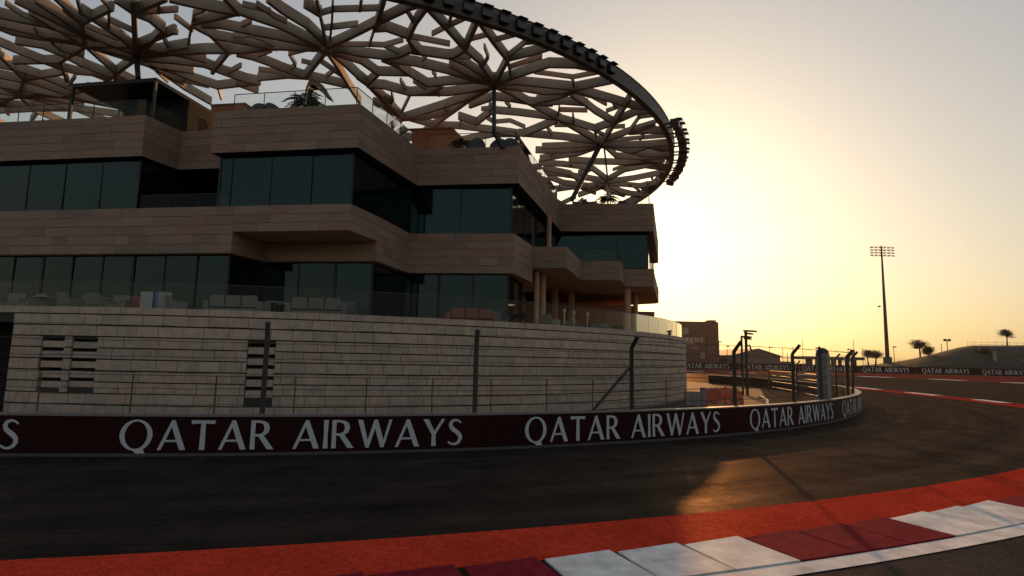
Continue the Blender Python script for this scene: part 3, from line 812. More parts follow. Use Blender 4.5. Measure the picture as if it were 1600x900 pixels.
b = MB(); b.hexa([(x, y, 13.45) for x, y in q], [(x, y, 16.75) for x, y in q]); b.hexa([(x, y, 16.76) for x, y in q], [(x, y, 17.45) for x, y in q1]); b.build('wall', 'rust_wall', rv2)
b = MB(); b.hexa([(x, y-.05, 17.46) for x, y in q1], [(x, y-.05, 17.54) for x, y in q1]); b.build('coping', 'fascia_stone', rv2)
b = MB(); b.quad((-6.2, 36.66, 13.6), (-4.8, 36.46, 13.6), (-4.8, 36.46, 15.7), (-6.2, 36.66, 15.7)); b.build('door', 'window_glass', rv2)

# ================================================================== LATTICE CANOPY
ZC = CH + 16.0                       # underside of the canopy
CC = Vector((-14.88, 51.04)); RC = 28.38
can = thing('lattice_canopy', 'huge round canopy of branching bronze lattice beams over the building', 'canopy', (CC.x, CC.y, 14))
ZM = ZC + .36
# beams traced on the canopy plane: kind, photo pixels of the centre line
BE = """
M 28,-2 60,14 100,35 135,52
M 58,-2 85,16 115,36 150,55 185,70 212,80
M -6,19 30,27 70,35 115,48 150,58
s 10,5 35,22 60,31
M -8,37 20,48 60,55 110,62 160,73 212,85
M 80,52 120,60 165,76
M 28,62 66,68 100,82 130,98
M -8,62 30,78 60,90 100,105 120,110
s 100,14 125,34 150,46 185,60
M 128,14 160,35 190,55 212,75
s 121,-4 126,18
s 54,40 60,50
s 160,-2 170,8 171,44
s 171,30 209,48
M 183,-4 209,14
M 209,14 258,-6
M 209,-4 210,30 212,80
M 209,16 235,26 254,42
M 254,44 218,80
s 220,18 277,14
s 248,3 248,18
s 254,50 277,50
M 212,82 294,68
s 256,58 264,74
s 294,67 303,24
s 274,26 300,46
M 303,32 340,24 372,16
s 303,20 320,13
M 268,-5 320,7 372,16
M 352,-8 372,14 400,24 440,38 480,58 510,72
M 303,36 330,50 358,78
M 318,36 345,37 400,48 450,58 510,72
M 335,54 378,62 405,67 432,72
M 212,85 260,80 320,76 380,76 430,70 510,73
s 365,55 390,54 410,60 435,72
s 380,6 402,11 422,17
s 402,6 430,25 447,33
M 420,-4 440,12 480,37 510,66
s 378,38 392,32
M 356,80 332,110
M 212,88 270,92 320,98 350,110 385,122 405,126
M 238,97 270,108 300,120 340,133 372,129 405,126
M 240,100 262,115 290,135 328,157
s 282,124 326,134
s 284,124 296,118
s 357,112 376,102
s 244,109 262,126
s 340,134 346,153
M 370,128 402,140
M 372,82 395,87 415,94 440,104 470,115 510,124 545,132
M 405,120 450,116 480,118
s 405,108 440,112
s 404,86 424,78
s 480,76 452,83 462,100 455,106
M 510,75 478,116
s 472,95 485,98
s 500,94 535,118
s 510,118 520,111
M 512,78 530,105 548,135 562,156
M 520,80 540,97 560,116 575,128 600,155 614,172
s 495,-3 500,20 508,60 511,73
s 520,3 519,30 516,60
M 478,4 499,17
s 500,20 522,14 560,13 594,12
s 565,-2 562,14
M 600,-4 590,30 586,42
s 586,42 577,70
s 507,43 558,37
M 512,70 545,55 590,32 640,8 665,-2
M 586,42 604,41 640,54
s 527,69 577,69 600,70 629,62
M 512,74 540,76 560,81 600,86 622,84 645,74
s 600,70 625,81
M 512,77 540,85 565,93 590,111 640,112
M 598,89 650,96 700,108 740,120 772,127
M 600,90 622,99 640,112 668,129 700,126 740,123 772,127
M 575,130 600,132 640,143 670,140 690,131
M 640,143 700,143 740,137 772,130
M 575,127 590,113
s 626,125 634,138
s 647,126 665,136
s 684,137 686,148
s 590,142 614,155 611,161
s 612,143 615,155
s 676,111 681,118
s 660,92 666,87
s 641,147 628,174
M 666,8 650,30 638,56
s 640,56 702,68
M 638,56 650,78
M 645,77 700,85 710,84 727,73
M 668,8 700,42 727,73 750,93 770,124
s 676,52 700,40 730,26
s 706,20 702,36
M 745,31 730,65 727,73
s 733,61 760,54
M 750,31 772,62 793,89
s 772,62 803,54
s 757,72 763,88 758,97 750,102
M 793,89 830,80 868,68
s 795,85 812,72 832,56
s 820,66 850,64
M 793,90 775,124
s 793,92 798,116
s 797,104 846,88
M 772,126 800,117 830,107 858,98 900,99 935,106
s 836,112 895,120 942,111
M 772,127 810,126 850,130 890,134 900,135 950,125 968,120
M 772,130 800,134 850,142 880,141 897,136
s 894,121 898,136
M 700,85 725,95 750,111 770,124
s 718,88 735,88
M 704,99 735,115 768,126
M 770,131 735,148 690,164 632,182
M 770,133 735,152 700,177 655,211
M 735,163 770,150 800,153 830,158 862,160
M 774,132 800,143 825,157 850,171 875,183
M 765,171 810,175 872,183 900,191 930,200
s 753,170 770,168
M 768,172 745,190 718,181
s 762,184 773,191
s 773,190 797,188 820,198
M 818,208 850,195 870,186
s 854,197 862,208
s 867,195 886,195
M 718,196 775,203 812,208
M 812,207 880,213 940,221
M 722,219 770,208 812,208
s 790,158 797,166
s 765,162 773,168
M 850,159 880,157 917,160
M 840,155 870,150 896,140
M 893,146 908,155 930,172 955,187 960,189
s 895,142 925,150 947,162
M 900,138 925,145 960,155 990,164 1014,166
s 874,171 917,172
s 874,165 872,182
s 895,179 898,192
M 930,200 960,189
M 960,189 993,174 1020,171
s 948,173 975,163
s 958,160 962,166
M 984,151 960,189 944,218
s 955,198 976,197
M 942,219 980,205 1000,199 1022,193
M 876,185 920,211 940,222
s 928,200 932,213
s 932,205 943,210
s 984,203 999,182 1029,178
s 996,176 1000,183
M 984,205 1015,203 1046,203
s 984,203 1012,193 1034,187
s 950,219 1000,215 1048,211
s 1000,217 1006,209
M 944,223 980,226 1010,225 1053,221
M 944,224 985,235 1010,240 1056,238
M 945,226 963,243 1000,245 1030,251
M 890,249 930,252 980,253 1016,248
M 975,255 1018,251 1052,263
s 958,265 974,259
M 949,280 975,265 1010,258 1037,249
M 950,283 990,278 1030,270 1049,276
M 951,286 1000,290 1038,285
M 950,288 970,298 1002,306
M 955,300 1000,303 1020,304
s 985,287 1000,299
M 838,267 880,272 920,278 948,283
M 843,254 880,256 925,262 948,279
M 838,234 870,235 905,232 940,224
M 845,247 872,243 905,238 938,226
M 855,275 880,285 920,290 948,286
M 866,294 920,291 946,287
M 848,228 900,226 940,222
M 905,304 946,289
s 876,283 873,294
s 893,254 892,260
M 630,183 660,182 705,173
M 560,118 590,140 628,180
M 585,158 610,172 628,181
M 628,184 600,205
M 635,182 680,195 718,196
M -8,98 40,108 80,122 110,135
M -8,114 60,128 110,145 150,155
M -8,129 60,140 115,150 165,158
M -8,150 40,148 60,142
M 55,148 110,157 130,161
M -8,160 40,164 90,166
M -8,172 60,168 120,168
M 120,110 145,112 165,120
s 108,132 118,118
s 125,110 140,112
M 130,98 165,112 200,124
M 84,62 96,72 130,82
M 212,88 185,108 165,124
M 640,60 655,76
s 636,16 648,36
M 865,296 905,290 930,300
M 850,262 890,270 910,285
M 905,270 925,262
M 1010,225 1035,232 1057,230
M 985,235 1010,228 1040,227
M 1000,245 1040,243 1056,247
M 1000,290 1020,296
M 1010,258 1045,262
M 930,285 950,296 975,304
s 1015,272 1020,280
s 1010,285 1018,292
s 715,196 722,188
s 690,164 700,174
s 845,262 852,268
s 860,240 866,247
"""
rnd = random.Random(21)
for line in BE.strip().split('\n'):
    tk = line.split(); big = tk[0] == 'M'
    px = [tuple(map(float, t.split(','))) for t in tk[1:]]
    zj = rnd.uniform(-.05, .05); dep = (rnd.uniform(.48, .58) if big else rnd.uniform(.27, .33)); wid = (rnd.uniform(.17, .22) if big else rnd.uniform(.09, .12))
    pts = [atz(x, y, ZM+zj) for x, y in px]
    for p in pts:
        v2 = Vector((p.x, p.y))-CC
        if v2.length > RC-.3: v2 *= (RC-.3)/v2.length; p.x, p.y = CC.x+v2.x, CC.y+v2.y
    b = MB()
    for i in range(len(pts)-1):
        p, q = pts[i], pts[i+1]
        r0 = (Vector((p.x, p.y))-CC).length; r1 = (Vector((q.x, q.y))-CC).length
        b.bar(p, q, wid+.001*i, dep+.002*i, ext=wid*.35)
    b.build('beam', 'bronze_wood', can)
# the rest of the disc, out of the picture or hidden: ring of hubs with branching beams
HUB = [(213, 85), (510, 73), (772, 128), (940, 222), (947, 284)]
hubs = [atz(x, y, ZM) for x, y in HUB]
ang = [math.atan2(h.y-CC.y, h.x-CC.x) for h in hubs]
stepa = (ang[4]-ang[0])/4
inner = MB()
others = [ang[4]+stepa*k for k in range(1, 10)]
for k, t in enumerate(others):
    H = Vector((CC.x+23.2*math.cos(t), CC.y+23.2*math.sin(t), ZM))
    for j in range(7):
        tt = 2*math.pi*j/7+rnd.uniform(-.15, .15); L1 = rnd.uniform(2.2, 3.4); L2 = rnd.uniform(2.2, 3.4)
        m1 = H+Vector((math.cos(tt), math.sin(tt), 0))*L1
        e1 = m1+Vector((math.cos(tt+.5), math.sin(tt+.5), 0))*L2; e2 = m1+Vector((math.cos(tt-.45), math.sin(tt-.45), 0))*L2
        b = MB(); ok = True
        for a_, c_ in ((H, m1), (m1, e1), (m1, e2)):
            if (Vector((c_.x, c_.y))-CC).length > RC-.2: continue
            b.bar(a_, c_, .18+rnd.random()*.01, .46+rnd.random()*.04, ext=.08)
        if b.v: b.build('beam', 'bronze_wood', can)
    if k < 6:
        b = MB(); b.tube([H, Vector((CC.x+21*math.cos(t), CC.y+21*math.sin(t), 13.5))], [.16, .13], 8); b.build('column', 'steel_post', can, smooth=True)
# rim
arc_strip(can, 'ring_beam', 'rim_metal', CC, RC-.36, RC, ZC-.04, ZC+.80, 0, 2*math.pi, 180)
arc_strip(can, 'ring_lip', 'rim_metal', CC, RC-.40, RC+.04, ZC+.81, ZC+.85, 0, 2*math.pi, 180)
# hub nodes and columns
for h in hubs:
    b = MB(); b.lathe((h.x, h.y, ZC-.10), [(.20, 0), (.34, .10), (.36, .5), (.36, .92)], 14); b.build('hub_node', 'bronze_wood', can, smooth=True)
def column(p, q, r0=.13, r1=.10):
    b = MB(); b.tube([p, q], [r0, r1], 10); b.build('column', 'steel_post', can, smooth=True)
column(hubs[0], atz(216, 123, 16.7), .15, .13)
column(hubs[2], atz(772, 206, 14.75), .12, .12)
column(atz(772, 206, 14.75), atz(787, 231, 13.9), .14, .16)
column(hubs[3], atz(893, 313, 14.0), .20, .17)
column(hubs[3]+Vector((.15, 0, 0)), atz(950, 284, 16.0), .07, .06)
column(hubs[4], atz(951, 312, 14.0), .13, .11)
# ---- lamps on the rim
def rim_lamp():
    root = thing('floodlight', '', 'floodlight', (0, 0, 0), 'floodlights along the canopy rim')
    b = MB()                     # housing: tapered box, front wider than back (faces +x)
    b.hexa([(0, -.19, -.24), (0, .19, -.24), (0, .19, .24), (0, -.19, .24)], [(.62, -.30, -.36), (.62, .30, -.36), (.62, .30, .20), (.62, -.30, .20)])
    b.build('housing', 'lamp_black', root)
    b = MB(); b.hexa([(.625, -.27, -.33), (.625, .27, -.33), (.625, .27, .17), (.625, -.27, .17)], [(.64, -.27, -.33), (.64, .27, -.33), (.64, .27, .17), (.64, -.27, .17)]); b.build('lens', 'lamp_glass', root)
    b = MB(); b.box(-.42, .02, -.05, .05, -.05, .05); b.build('bracket', 'lamp_black', root)
    b = MB(); b.hexa([(.5, -.31, .21), (.86, -.27, .16), (.86, .27, .16), (.5, .31, .21)], [(.5, -.31, .235), (.86, -.27, .18), (.86, .27, .18), (.5, .31, .235)]); b.build('visor', 'lamp_black', root)
    return root
ORD = 'first second third fourth fifth sixth seventh eighth ninth tenth eleventh twelfth thirteenth fourteenth fifteenth'.split()
lamp0 = rim_lamp(); used = False
def rim_ang(px, py): p = atz(px, py, ZC+.3); return math.atan2(p.y-CC.y, p.x-CC.x)
def put_lamp(a, r, z, label, rz=None, sc=None):
    global used
    loc = (CC.x+r*math.cos(a), CC.y+r*math.sin(a), z)
    if not used:
        o = lamp0; used = True; o.location = loc; o.rotation_euler = (0, 0, a if rz is None else rz); o['label'] = label
        if sc: o.scale = (sc,)*3
    else: o = copy_tree(lamp0, loc, a if rz is None else rz, label, sc)
    return o
aN0, aN1 = rim_ang(668, 0), rim_ang(948, 112)
for k in range(13):
    put_lamp(aN0+(aN1-aN0)*k/12, RC-.30, ZC+.44, ORD[k]+' floodlight box from the upper left on the near canopy rim', sc=.92)
aF0, aF1 = R_(-27.5), R_(-.5)
for k in range(15):
    put_lamp(aF0+(aF1-aF0)*k/14, RC+.34, ZC+.12+.1*(k % 2), ORD[k]+' hooded floodlight from the top in the right-hand rim cluster', sc=.95)

# ================================================================== BACKGROUND
def ground_at(px, Y, z=0):
    d = ray(px, 565); t = Y/d.y; return Vector((d.x*t, Y, z))
# ---- far advertising boards
FY = 182.6
for i in range(10):
    x0 = 1054+93.5*i
    pA, pB = ground_at(x0+8, FY), ground_at(x0+100.4, FY)
    t = thing('advertising_board', ('%s far maroon advertising board lettered in white, counted from the drum' % ('first second third fourth fifth sixth seventh eighth ninth tenth'.split()[i])), 'advertising board', pA, 'far advertising boards')
    b = MB(); b.box(pA.x, pB.x-.05, FY, FY+.3, 0, 2.2); b.build('board', 'barrier_maroon', t)
    b = MB(); b.box(pA.x, pB.x-.05, FY-.02, FY+.32, 2.205, 2.29); b.build('top_edge', 'concrete_dark', t)
    lay, wt = text_layout('QATAR AIRWAYS'); s0 = ground_at(x0+12, FY).x; s1 = ground_at(x0+85, FY).x; sx = (s1-s0)/wt
    for ch, x in lay:
        o = bpy.data.objects.new('letter', glyph(ch, 'letter_white')); link(o, t)
        m = Matrix((Vector((sx, 0, 0)), Vector((0, 1, 0)), Vector((0, 0, 1.45)))).transposed().to_4x4(); m.translation = Vector((s0+x*sx, FY-.012, .42)); o.matrix_basis = m
# ---- earth bank on the right with its wall
HY = 215
hl = [(1290, 575), (1370, 569), (1420, 562), (1460, 553), (1500, 543), (1520, 540), (1560, 540), (1600, 540), (1680, 541), (1760, 545), (1850, 555)]
b = MB(); rows = []
for k, (fy, fz) in enumerate(((188, 0), (194, .22), (202, .58), (210, .88), (216, 1), (232, 1), (260, .9), (330, 0))):
    row = []
    for x, y in dense(hl, 12):
        zt = max(CH-(y-(558+.0215*(x-800)))*HY/FPX, .2); X = ground_at(x, HY).x
        row.append(Vector((X*fy/HY, fy, zt*fz+random.uniform(-.04, .04)*(fz > 0))))
    rows.append(row)
for r in rows:
    pass
n = len(rows[0])
for k, r in enumerate(rows): b.v += [tuple(p) for p in r]
for k in range(len(rows)-1):
    for i in range(n-1):
        b.f.append((k*n+i, k*n+i+1, (k+1)*n+i+1, (k+1)*n+i)); b.m.append(0)
struct(b.build('hill', 'grass', smooth=True))
wl = thing('retaining_wall', 'low dark grey wall along the foot of the grass bank', 'wall', ground_at(1480, 186))
for i in range(12):
    xa, xb = ground_at(1365+38*i, 186).x, ground_at(1365+38*(i+1), 186).x
    b = MB(); h0 = .9+2.6*min(1, i/3); h1 = .9+2.6*min(1, (i+1)/3)
    b.hexa([(xa+.04, 185.8, 0), (xb-.04, 185.8, 0), (xb-.04, 186.4, 0), (xa+.04, 186.4, 0)], [(xa+.04, 185.8, h0), (xb-.04, 185.8, h1), (xb-.04, 186.4, h1), (xa+.04, 186.4, h0)])
    b.build('wall_panel', 'concrete_dark', wl)
# concrete steps/ramp on the bank
rp_ = thing('bank_ramp', 'pale concrete ramp wall climbing the grass bank at the right edge', 'ramp', ground_at(1560, 200))
b = MB()
A = [aty(1545, 545, 210), aty(1600, 563, 200), aty(1680, 572, 195)]
for i in range(2): b.bar(A[i]-Vector((0, 0, 1.0)), A[i+1]-Vector((0, 0, 1.0)), 2.2, 2.0)
b.build('wall', 'concrete', rp_)
b = MB(); P = ground_at(1557, 199); b.hexa([(P.x-.6, 199, 0), (P.x+.6, 199, 0), (P.x+.6, 200, 0), (P.x-.6, 200, 0)], [(P.x-.35, 199.2, 8.2), (P.x+.35, 199.2, 8.2), (P.x+.35, 199.9, 8.2), (P.x-.35, 199.9, 8.2)]); b.build('pylon', 'concrete', rp_)
# railing on the bank crest
rl = thing('crest_railing', 'thin railing along the crest of the grass bank', 'railing', aty(1560, 540, 218))
z0 = aty(1550, 541, 218).z-.3
for i in range(28):
    p = aty(1512+11*i, 541, 218); b = MB(); b.tube([(p.x, p.y, z0-.8), (p.x, p.y, z0+1.75)], .05, 4); b.build('post', 'steel_post', rl)
for h in (.9, 1.75):
    p, q = aty(1512, 541, 218), aty(1512+11*27, 541, 218); b = MB(); b.tube([(p.x, p.y, z0+h), (q.x, q.y, z0+h)], .04, 4); b.build('rail', 'steel_post', rl)
# ---- trees
def tree(label, px, pyb, pyt, Y, spread, seed, round_=1.0, group='far trees', lm='leaf_dark', trunk_frac=.45):
    base = aty(px, pyb, Y); top = aty(px, pyt, Y); H = top.z-base.z; r = random.Random(seed)
    t = thing('tree', label, 'tree', base, group)
    tw = spread*.045+.05
    lean = r.uniform(-.06, .06)*H
    b = MB(); P = [base-Vector((0, 0, .5)), base+Vector((lean*.4, 0, H*.25)), base+Vector((lean, .0, H*trunk_frac)), base+Vector((lean*.8, 0, H*.75))]
    b.tube(P, [tw*1.3, tw, tw*.75, tw*.3], 7)
    for k in range(7):
        a = r.random()*6.28; e = P[2]+Vector((math.cos(a)*spread*.36, math.sin(a)*spread*.36, H*r.uniform(.08, .36)))
        s = P[2]+Vector((0, 0, H*r.uniform(-.05, .1))); b.tube([s, (s+e)/2+Vector((0, 0, H*.05)), e], [tw*.5, tw*.32, tw*.12], 5)
    b.build('trunk', 'bark', t, smooth=True)
    b = MB(); cz = base.z+H*(trunk_frac+1)/2; ch = H*(1-trunk_frac)/2
    cl = [Vector((base.x+lean+r.gauss(0, .30)*spread*.5, base.y+r.gauss(0, .3)*spread*.5, cz+r.gauss(0, .36)*ch)) for _ in range(16)]
    for k in range(2600):
        c = r.choice(cl); rr = spread*.17
        p = c+Vector((r.gauss(0, 1)*rr, r.gauss(0, 1)*rr, r.gauss(0, .8)*rr*round_))
        if abs(p.z-cz) > ch*1.05: continue
        s = spread*r.uniform(.03, .06); d1 = Vector((r.gauss(0, 1), r.gauss(0, 1), r.gauss(0, 1))).normalized(); d2 = d1.orthogonal().normalized()*s*.6; d1 = d1*s
        b.quad(p-d1, p-d2*.9, p+d1, p+d2*.9)
    b.build('crown', lm, t); return t
tree('small round tree left of the tall floodlight mast, nearer the open shelter', 1357, 570, 546, 200, 3.4, 1)
tree('small round tree directly left of the tall floodlight mast foot', 1368, 570, 547, 201, 3.6, 2)
tree('rounded tree on the slope of the grass bank right of the mast', 1438, 556, 531, 214, 4.6, 3)
tree('low dark bush beside the rounded tree on the slope of the bank', 1451, 556, 541, 213, 4.4, 4, trunk_frac=.1)
tree('lone tree with a wind-swept crown on the crest behind the railing', 1574, 541, 515, 222, 4.2, 5, trunk_frac=.5)
tree('dark low shrub on the bank beside the pale ramp', 1538, 556, 543, 206, 5.0, 6, trunk_frac=.1)
tree('low bushes right of the sign building at its foot', 1132, 571, 558, 205, 4.5, 8, trunk_frac=.15, lm='leaf')
# ---- tall floodlight mast
mast = thing('floodlight_mast', 'very tall slender floodlight mast with four rows of lamps against the sky', 'light mast', ground_at(1386, 212))
mb_ = ground_at(1387, 212); ztop = aty(1373, 384, 212).z
b = MB(); b.tube([mb_, mb_+Vector((0, 0, ztop*.5)), Vector((mb_.x, 212, ztop))], [.75, .52, .26], 12); b.build('pole', 'steel_post', mast, smooth=True)
b = MB(); b.box(mb_.x-1.0, mb_.x+1.0, 211, 213, 0, 5.6); b.build('base_cabinet', 'concrete_dark', mast)
for r_i in range(4):
    zz = ztop-.4-r_i*1.02
    b = MB(); b.tube([(mb_.x-4.4, 212, zz), (mb_.x+4.4, 212, zz)], .07, 5); b.build('crossarm', 'steel_post', mast)
    for c_i in range(6):
        x = mb_.x+(-3.95+c_i*1.58); b = MB()
        b.hexa([(x-.45, 211.4, zz-.62), (x+.45, 211.4, zz-.62), (x+.28, 212.1, zz-.50), (x-.28, 212.1, zz-.50)], [(x-.50, 211.3, zz-.30), (x+.50, 211.3, zz-.30), (x+.26, 212.1, zz-.12), (x-.26, 212.1, zz-.12)])
        b.build('lamp', 'lamp_black', mast)
b = MB(); P = aty(1376, 479, 212); b.box(P.x-1.0, P.x-.3, 211.6, 212.2, P.z-.2, P.z+.3); b.bar((P.x-.4, 211.9, P.z), (P.x+.5, 211.9, P.z), .08, .08); b.build('camera_box', 'lamp_black', mast)
# ---- building with the sign
sg = thing('sign_building', 'tall plain brown building wall with a round emblem and pale lettering', 'building', ground_at(1095, 200))
SY = 200.0
xl, xr = aty(1015, 540, SY).x, aty(1122.5, 540, SY).x
zt = aty(1095, 502.5, SY).z
b = MB(); b.box(xl, xr, SY, SY+26, 0, zt); b.build('wall', 'sign_wall', sg)
xa, xb = aty(1108, 505, SY).x, aty(1119, 505, SY).x
b = MB(); b.box(xa, xb, SY+.2, SY+4, zt, aty(1110, 500, SY).z); b.build('parapet', 'sign_wall', sg)
b = MB(); x1, x2 = aty(1104, 540, SY).x, xr; b.box(x1, x2+.05, SY-.35, SY-.02, 0, zt-.3); b.build('pilaster', 'sign_wall', sg)
P = aty(1070.5, 517, SY); rE = 5.4*SY/FPX                                     # emblem: rosette of rings and petals
b = MB()
def annulus(b, c, r0, r1, y, n=28):
    for k in range(n):
        t0, t1 = 2*math.pi*k/n, 2*math.pi*(k+1)/n
        q = lambda r, t: (c.x+r*math.cos(t), y, c.z+r*math.sin(t))
        b.quad(q(r0, t0), q(r1, t0), q(r1, t1), q(r0, t1))
annulus(b, P, rE*.90, rE, SY-.03); annulus(b, P, rE*.14, rE*.24, SY-.03)
for k in range(10):
    t = 2*math.pi*k/10; c = Vector((P.x+math.cos(t)*rE*.6, 0, P.z+math.sin(t)*rE*.6)); annulus(b, c, rE*.12, rE*.18, SY-.034, 10)
b.build('emblem', 'sign_letter', sg)
lay, wt = text_layout('PREMIERE', sp=.16); sE = aty(1100, 530, SY).x; s0 = aty(1043, 530, SY).x; sx = (sE-s0)/wt; zb = aty(1085, 534, SY).z; chh = 6.4*SY/FPX
for ch, x in lay:
    o = bpy.data.objects.new('letter', glyph(ch, 'sign_letter')); link(o, sg)
    m = Matrix((Vector((sx, 0, 0)), Vector((0, 1, 0)), Vector((0, 0, chh)))).transposed().to_4x4(); m.translation = Vector((s0+x*sx, SY-.03, zb)); o.matrix_basis = m
for (x0, x1, y0, y1) in ((1073, 1085, 537.5, 535.2), (1080, 1092, 543.9, 543.1)):
    for k in range(5):
        xa = aty(x0+(x1-x0)*k/5, y0, SY); xb = aty(x0+(x1-x0)*(k+.75)/5, y1, SY)
        b = MB(); b.quad((xa.x, SY-.03, xa.z), (xb.x, SY-.03, xa.z), (xb.x, SY-.03, xb.z), (xa.x, SY-.03, xb.z)); b.build('small_lettering', 'sign_letter', sg)
p, q = aty(1095, 560, SY), aty(1101, 551, SY); b = MB(); b.box(p.x, q.x, SY-.12, SY-.03, p.z, q.z); b.build('notice_panel', 'concrete', sg)
# ---- gabled hall
hall = thing('gabled_hall', 'low hall with a shallow gabled roof between the sign building and the shelter', 'building', ground_at(1188, 226))
GY = 226.0
gx0, gx1, gxm = aty(1145, 560, GY).x, aty(1219, 560, GY).x, aty(1185, 560, GY).x
ze = aty(1219, 557, GY).z; zr = aty(1185, 545.5, GY).z
b = MB(); b.hexa([(gx0, GY, 0), (gx1, GY, 0), (gx1, GY+40, 0), (gx0, GY+40, 0)], [(gx0, GY, ze), (gx1, GY, ze), (gx1, GY+40, ze), (gx0, GY+40, ze)])
b.poly([(gx0, GY, ze), (gx1, GY, ze), (gxm, GY, zr)]); b.build('wall', 'hall_wall', hall)
for sgn, gx in ((-1, gx0), (1, gx1)):
    b = MB(); o_ = .5*sgn
    b.hexa([(gx+o_, GY-.6, ze-.1), (gxm, GY-.6, zr), (gxm, GY+40.5, zr), (gx+o_, GY+40.5, ze-.1)], [(gx+o_, GY-.6, ze+.15), (gxm, GY-.6, zr+.28), (gxm, GY+40.5, zr+.28), (gx+o_, GY+40.5, ze+.15)]); b.build('roof', 'hall_roof', hall)
# ---- flat shelter on columns
sh = thing('flat_shelter', 'long open shelter with a thin flat roof on square columns', 'shelter', ground_at(1305, 205))
hY = 205.0
p, q = aty(1261, 563, hY), aty(1351, 558, hY)
b = MB(); b.box(p.x, q.x, hY, hY+12, aty(1300, 562, hY).z, aty(1300, 557.3, hY).z); b.build('roof', 'hall_wall', sh)
for x in (1264, 1269, 1279, 1290, 1297, 1304, 1315, 1327, 1335, 1338):
    c = aty(x, 565, hY); b = MB(); b.box(c.x-.45, c.x+.45, hY+.6, hY+1.6, 0, aty(1300, 562, hY).z); b.build('column', 'concrete_dark', sh)
c0, c1 = aty(1333, 565, hY+2), aty(1336.5, 565, hY+2)
b = MB(); b.box(c0.x, c1.x, hY+2, hY+3, 0, aty(1335, 546, hY).z); b.build('chimney', 'hall_wall', sh)
# small buildings and sheds in the far distance
for x0, x1, y, Y, lab in ((1228, 1242, 566, 240, 'small far shed between the gabled hall and the open shelter'), (1146, 1156, 561.5, 236, 'small far shed at the left foot of the gabled hall'), (1244, 1258, 569, 245, 'low far kiosk left of the open shelter')):
    a_, c_ = aty(x0, y, Y), aty(x1, y, Y); t = thing('shed', lab, 'shed', (a_.x, Y, 0))
    b = MB(); b.box(a_.x, c_.x, Y, Y+6, 0, a_.z); b.build('wall', 'hall_wall', t)
    b = MB(); b.box(a_.x-.3, c_.x+.3, Y-.3, Y+6.3, a_.z, a_.z+.3); b.build('roof', 'hall_roof', t)
# ---- lamp posts and thin masts in the distance
ords = 'first second third fourth fifth sixth seventh eighth ninth tenth eleventh twelfth'.split()
posts = [(1136.5, 540, 215, 1), (1203, 541.5, 230, 1), (1223.5, 543, 240, 0), (1239.5, 542, 235, 0), (1231, 552, 235, 0), (1255, 528, 260, 0), (1276, 543, 230, 1), (1326, 545, 232, 1), (1335, 530, 262, 0), (1348.5, 543, 260, 0), (1124, 533, 205, 1), (1397.5, 541, 215, 1), (1472.5, 537.5, 216, 0)]
for i, (x, y, Y, arm) in enumerate(posts):
    g = ground_at(x, Y); zt_ = aty(x, y, Y).z
    t = thing('lamp_post', 'thin distant %s against the evening sky, %s from the left' % ('lamp post with a head' if arm else 'mast', (ords+['thirteenth'])[sorted([p[0] for p in posts]).index(x)]), 'lamp post', g, 'distant thin posts')
    b = MB(); b.tube([g, (g.x, Y, zt_)], [.16 if Y < 240 else .12, .09], 6); b.build('pole', 'steel_post', t)
    if arm:
        b = MB(); b.box(g.x-.2, g.x+.95, Y-.25, Y+.25, zt_-.45, zt_-.05); b.build('lamp_head', 'lamp_black', t)
# twin-lamp post on the bank
g = aty(1480.5, 546, 215); t = thing('lamp_post', 'short post with two square lamps on the grass bank', 'lamp post', g)
zt_ = aty(1480, 532, 215).z
b = MB(); b.tube([g-Vector((0, 0, 1)), (g.x, 215, zt_)], .13, 6); b.build('pole', 'steel_post', t)
for s in (-1, 1):
    b = MB(); b.box(g.x+s*.75-.42, g.x+s*.75+.42, 214.6, 215.2, zt_-.3, zt_+.55); b.build('lamp_head', 'lamp_black', t)
b = MB(); b.bar((g.x-.8, 215, zt_-.2), (g.x+.8, 215, zt_-.2), .1, .1); b.build('crossarm', 'steel_post', t)
# far wire fence on posts
ff = thing('far_fence', 'distant wire fence with thin posts above the far advertising boards', 'fence', ground_at(1200, 187))
for i in range(30):
    g = ground_at(1090+17.5*i, 187); b = MB(); b.tube([g, g+Vector((0, 0, 4.6))], .05, 4); b.build('post', 'steel_post', ff)
for z in (2.7, 3.4, 4.1, 4.6):
    p, q = ground_at(1090, 187, z), ground_at(1090+17.5*29, 187, z); b = MB(); b.tube([p, q], .025, 4); b.build('wire', 'wire', ff)
# ---- mid-distance lighting pole with stacked floodlights behind the fence
lp = thing('floodlight_pole', 'short pole with stacked flat floodlights just behind the bent fence post', 'light pole', ground_at(1166, 46))
g = ground_at(1166.5, 46)
b = MB(); b.tube([g, g+Vector((0, 0, aty(1166, 518, 46).z))], .12, 8); b.build('pole', 'steel_post', lp, smooth=True)
b = MB(); b.tube([g+Vector((-.35, 0, 0)), g+Vector((-.35, 0, aty(1163, 526, 46).z))], .09, 8); b.build('pole', 'steel_post', lp, smooth=True)
for x, y, w in ((1172, 517, .44), (1170, 521, .26), (1166, 526, .34), (1168, 529, .2)):
    P = aty(x, y, 46); b = MB(); b.hexa([(P.x-w, 45.7, P.z-.10), (P.x+w, 45.7, P.z-.12), (P.x+w, 46.3, P.z-.04), (P.x-w, 46.3, P.z-.04)], [(P.x-w, 45.7, P.z+.04), (P.x+w, 45.7, P.z), (P.x+w, 46.3, P.z+.08), (P.x-w, 46.3, P.z+.1)]); b.build('lamp', 'lamp_black', lp)
b = MB(); P = aty(1171, 541, 46); b.tube([g+Vector((0, 0, aty(1166, 540, 46).z)), (P.x, 46, P.z+.1), (P.x+.15, 46, P.z-.35)], .07, 6); b.build('arm', 'steel_post', lp)
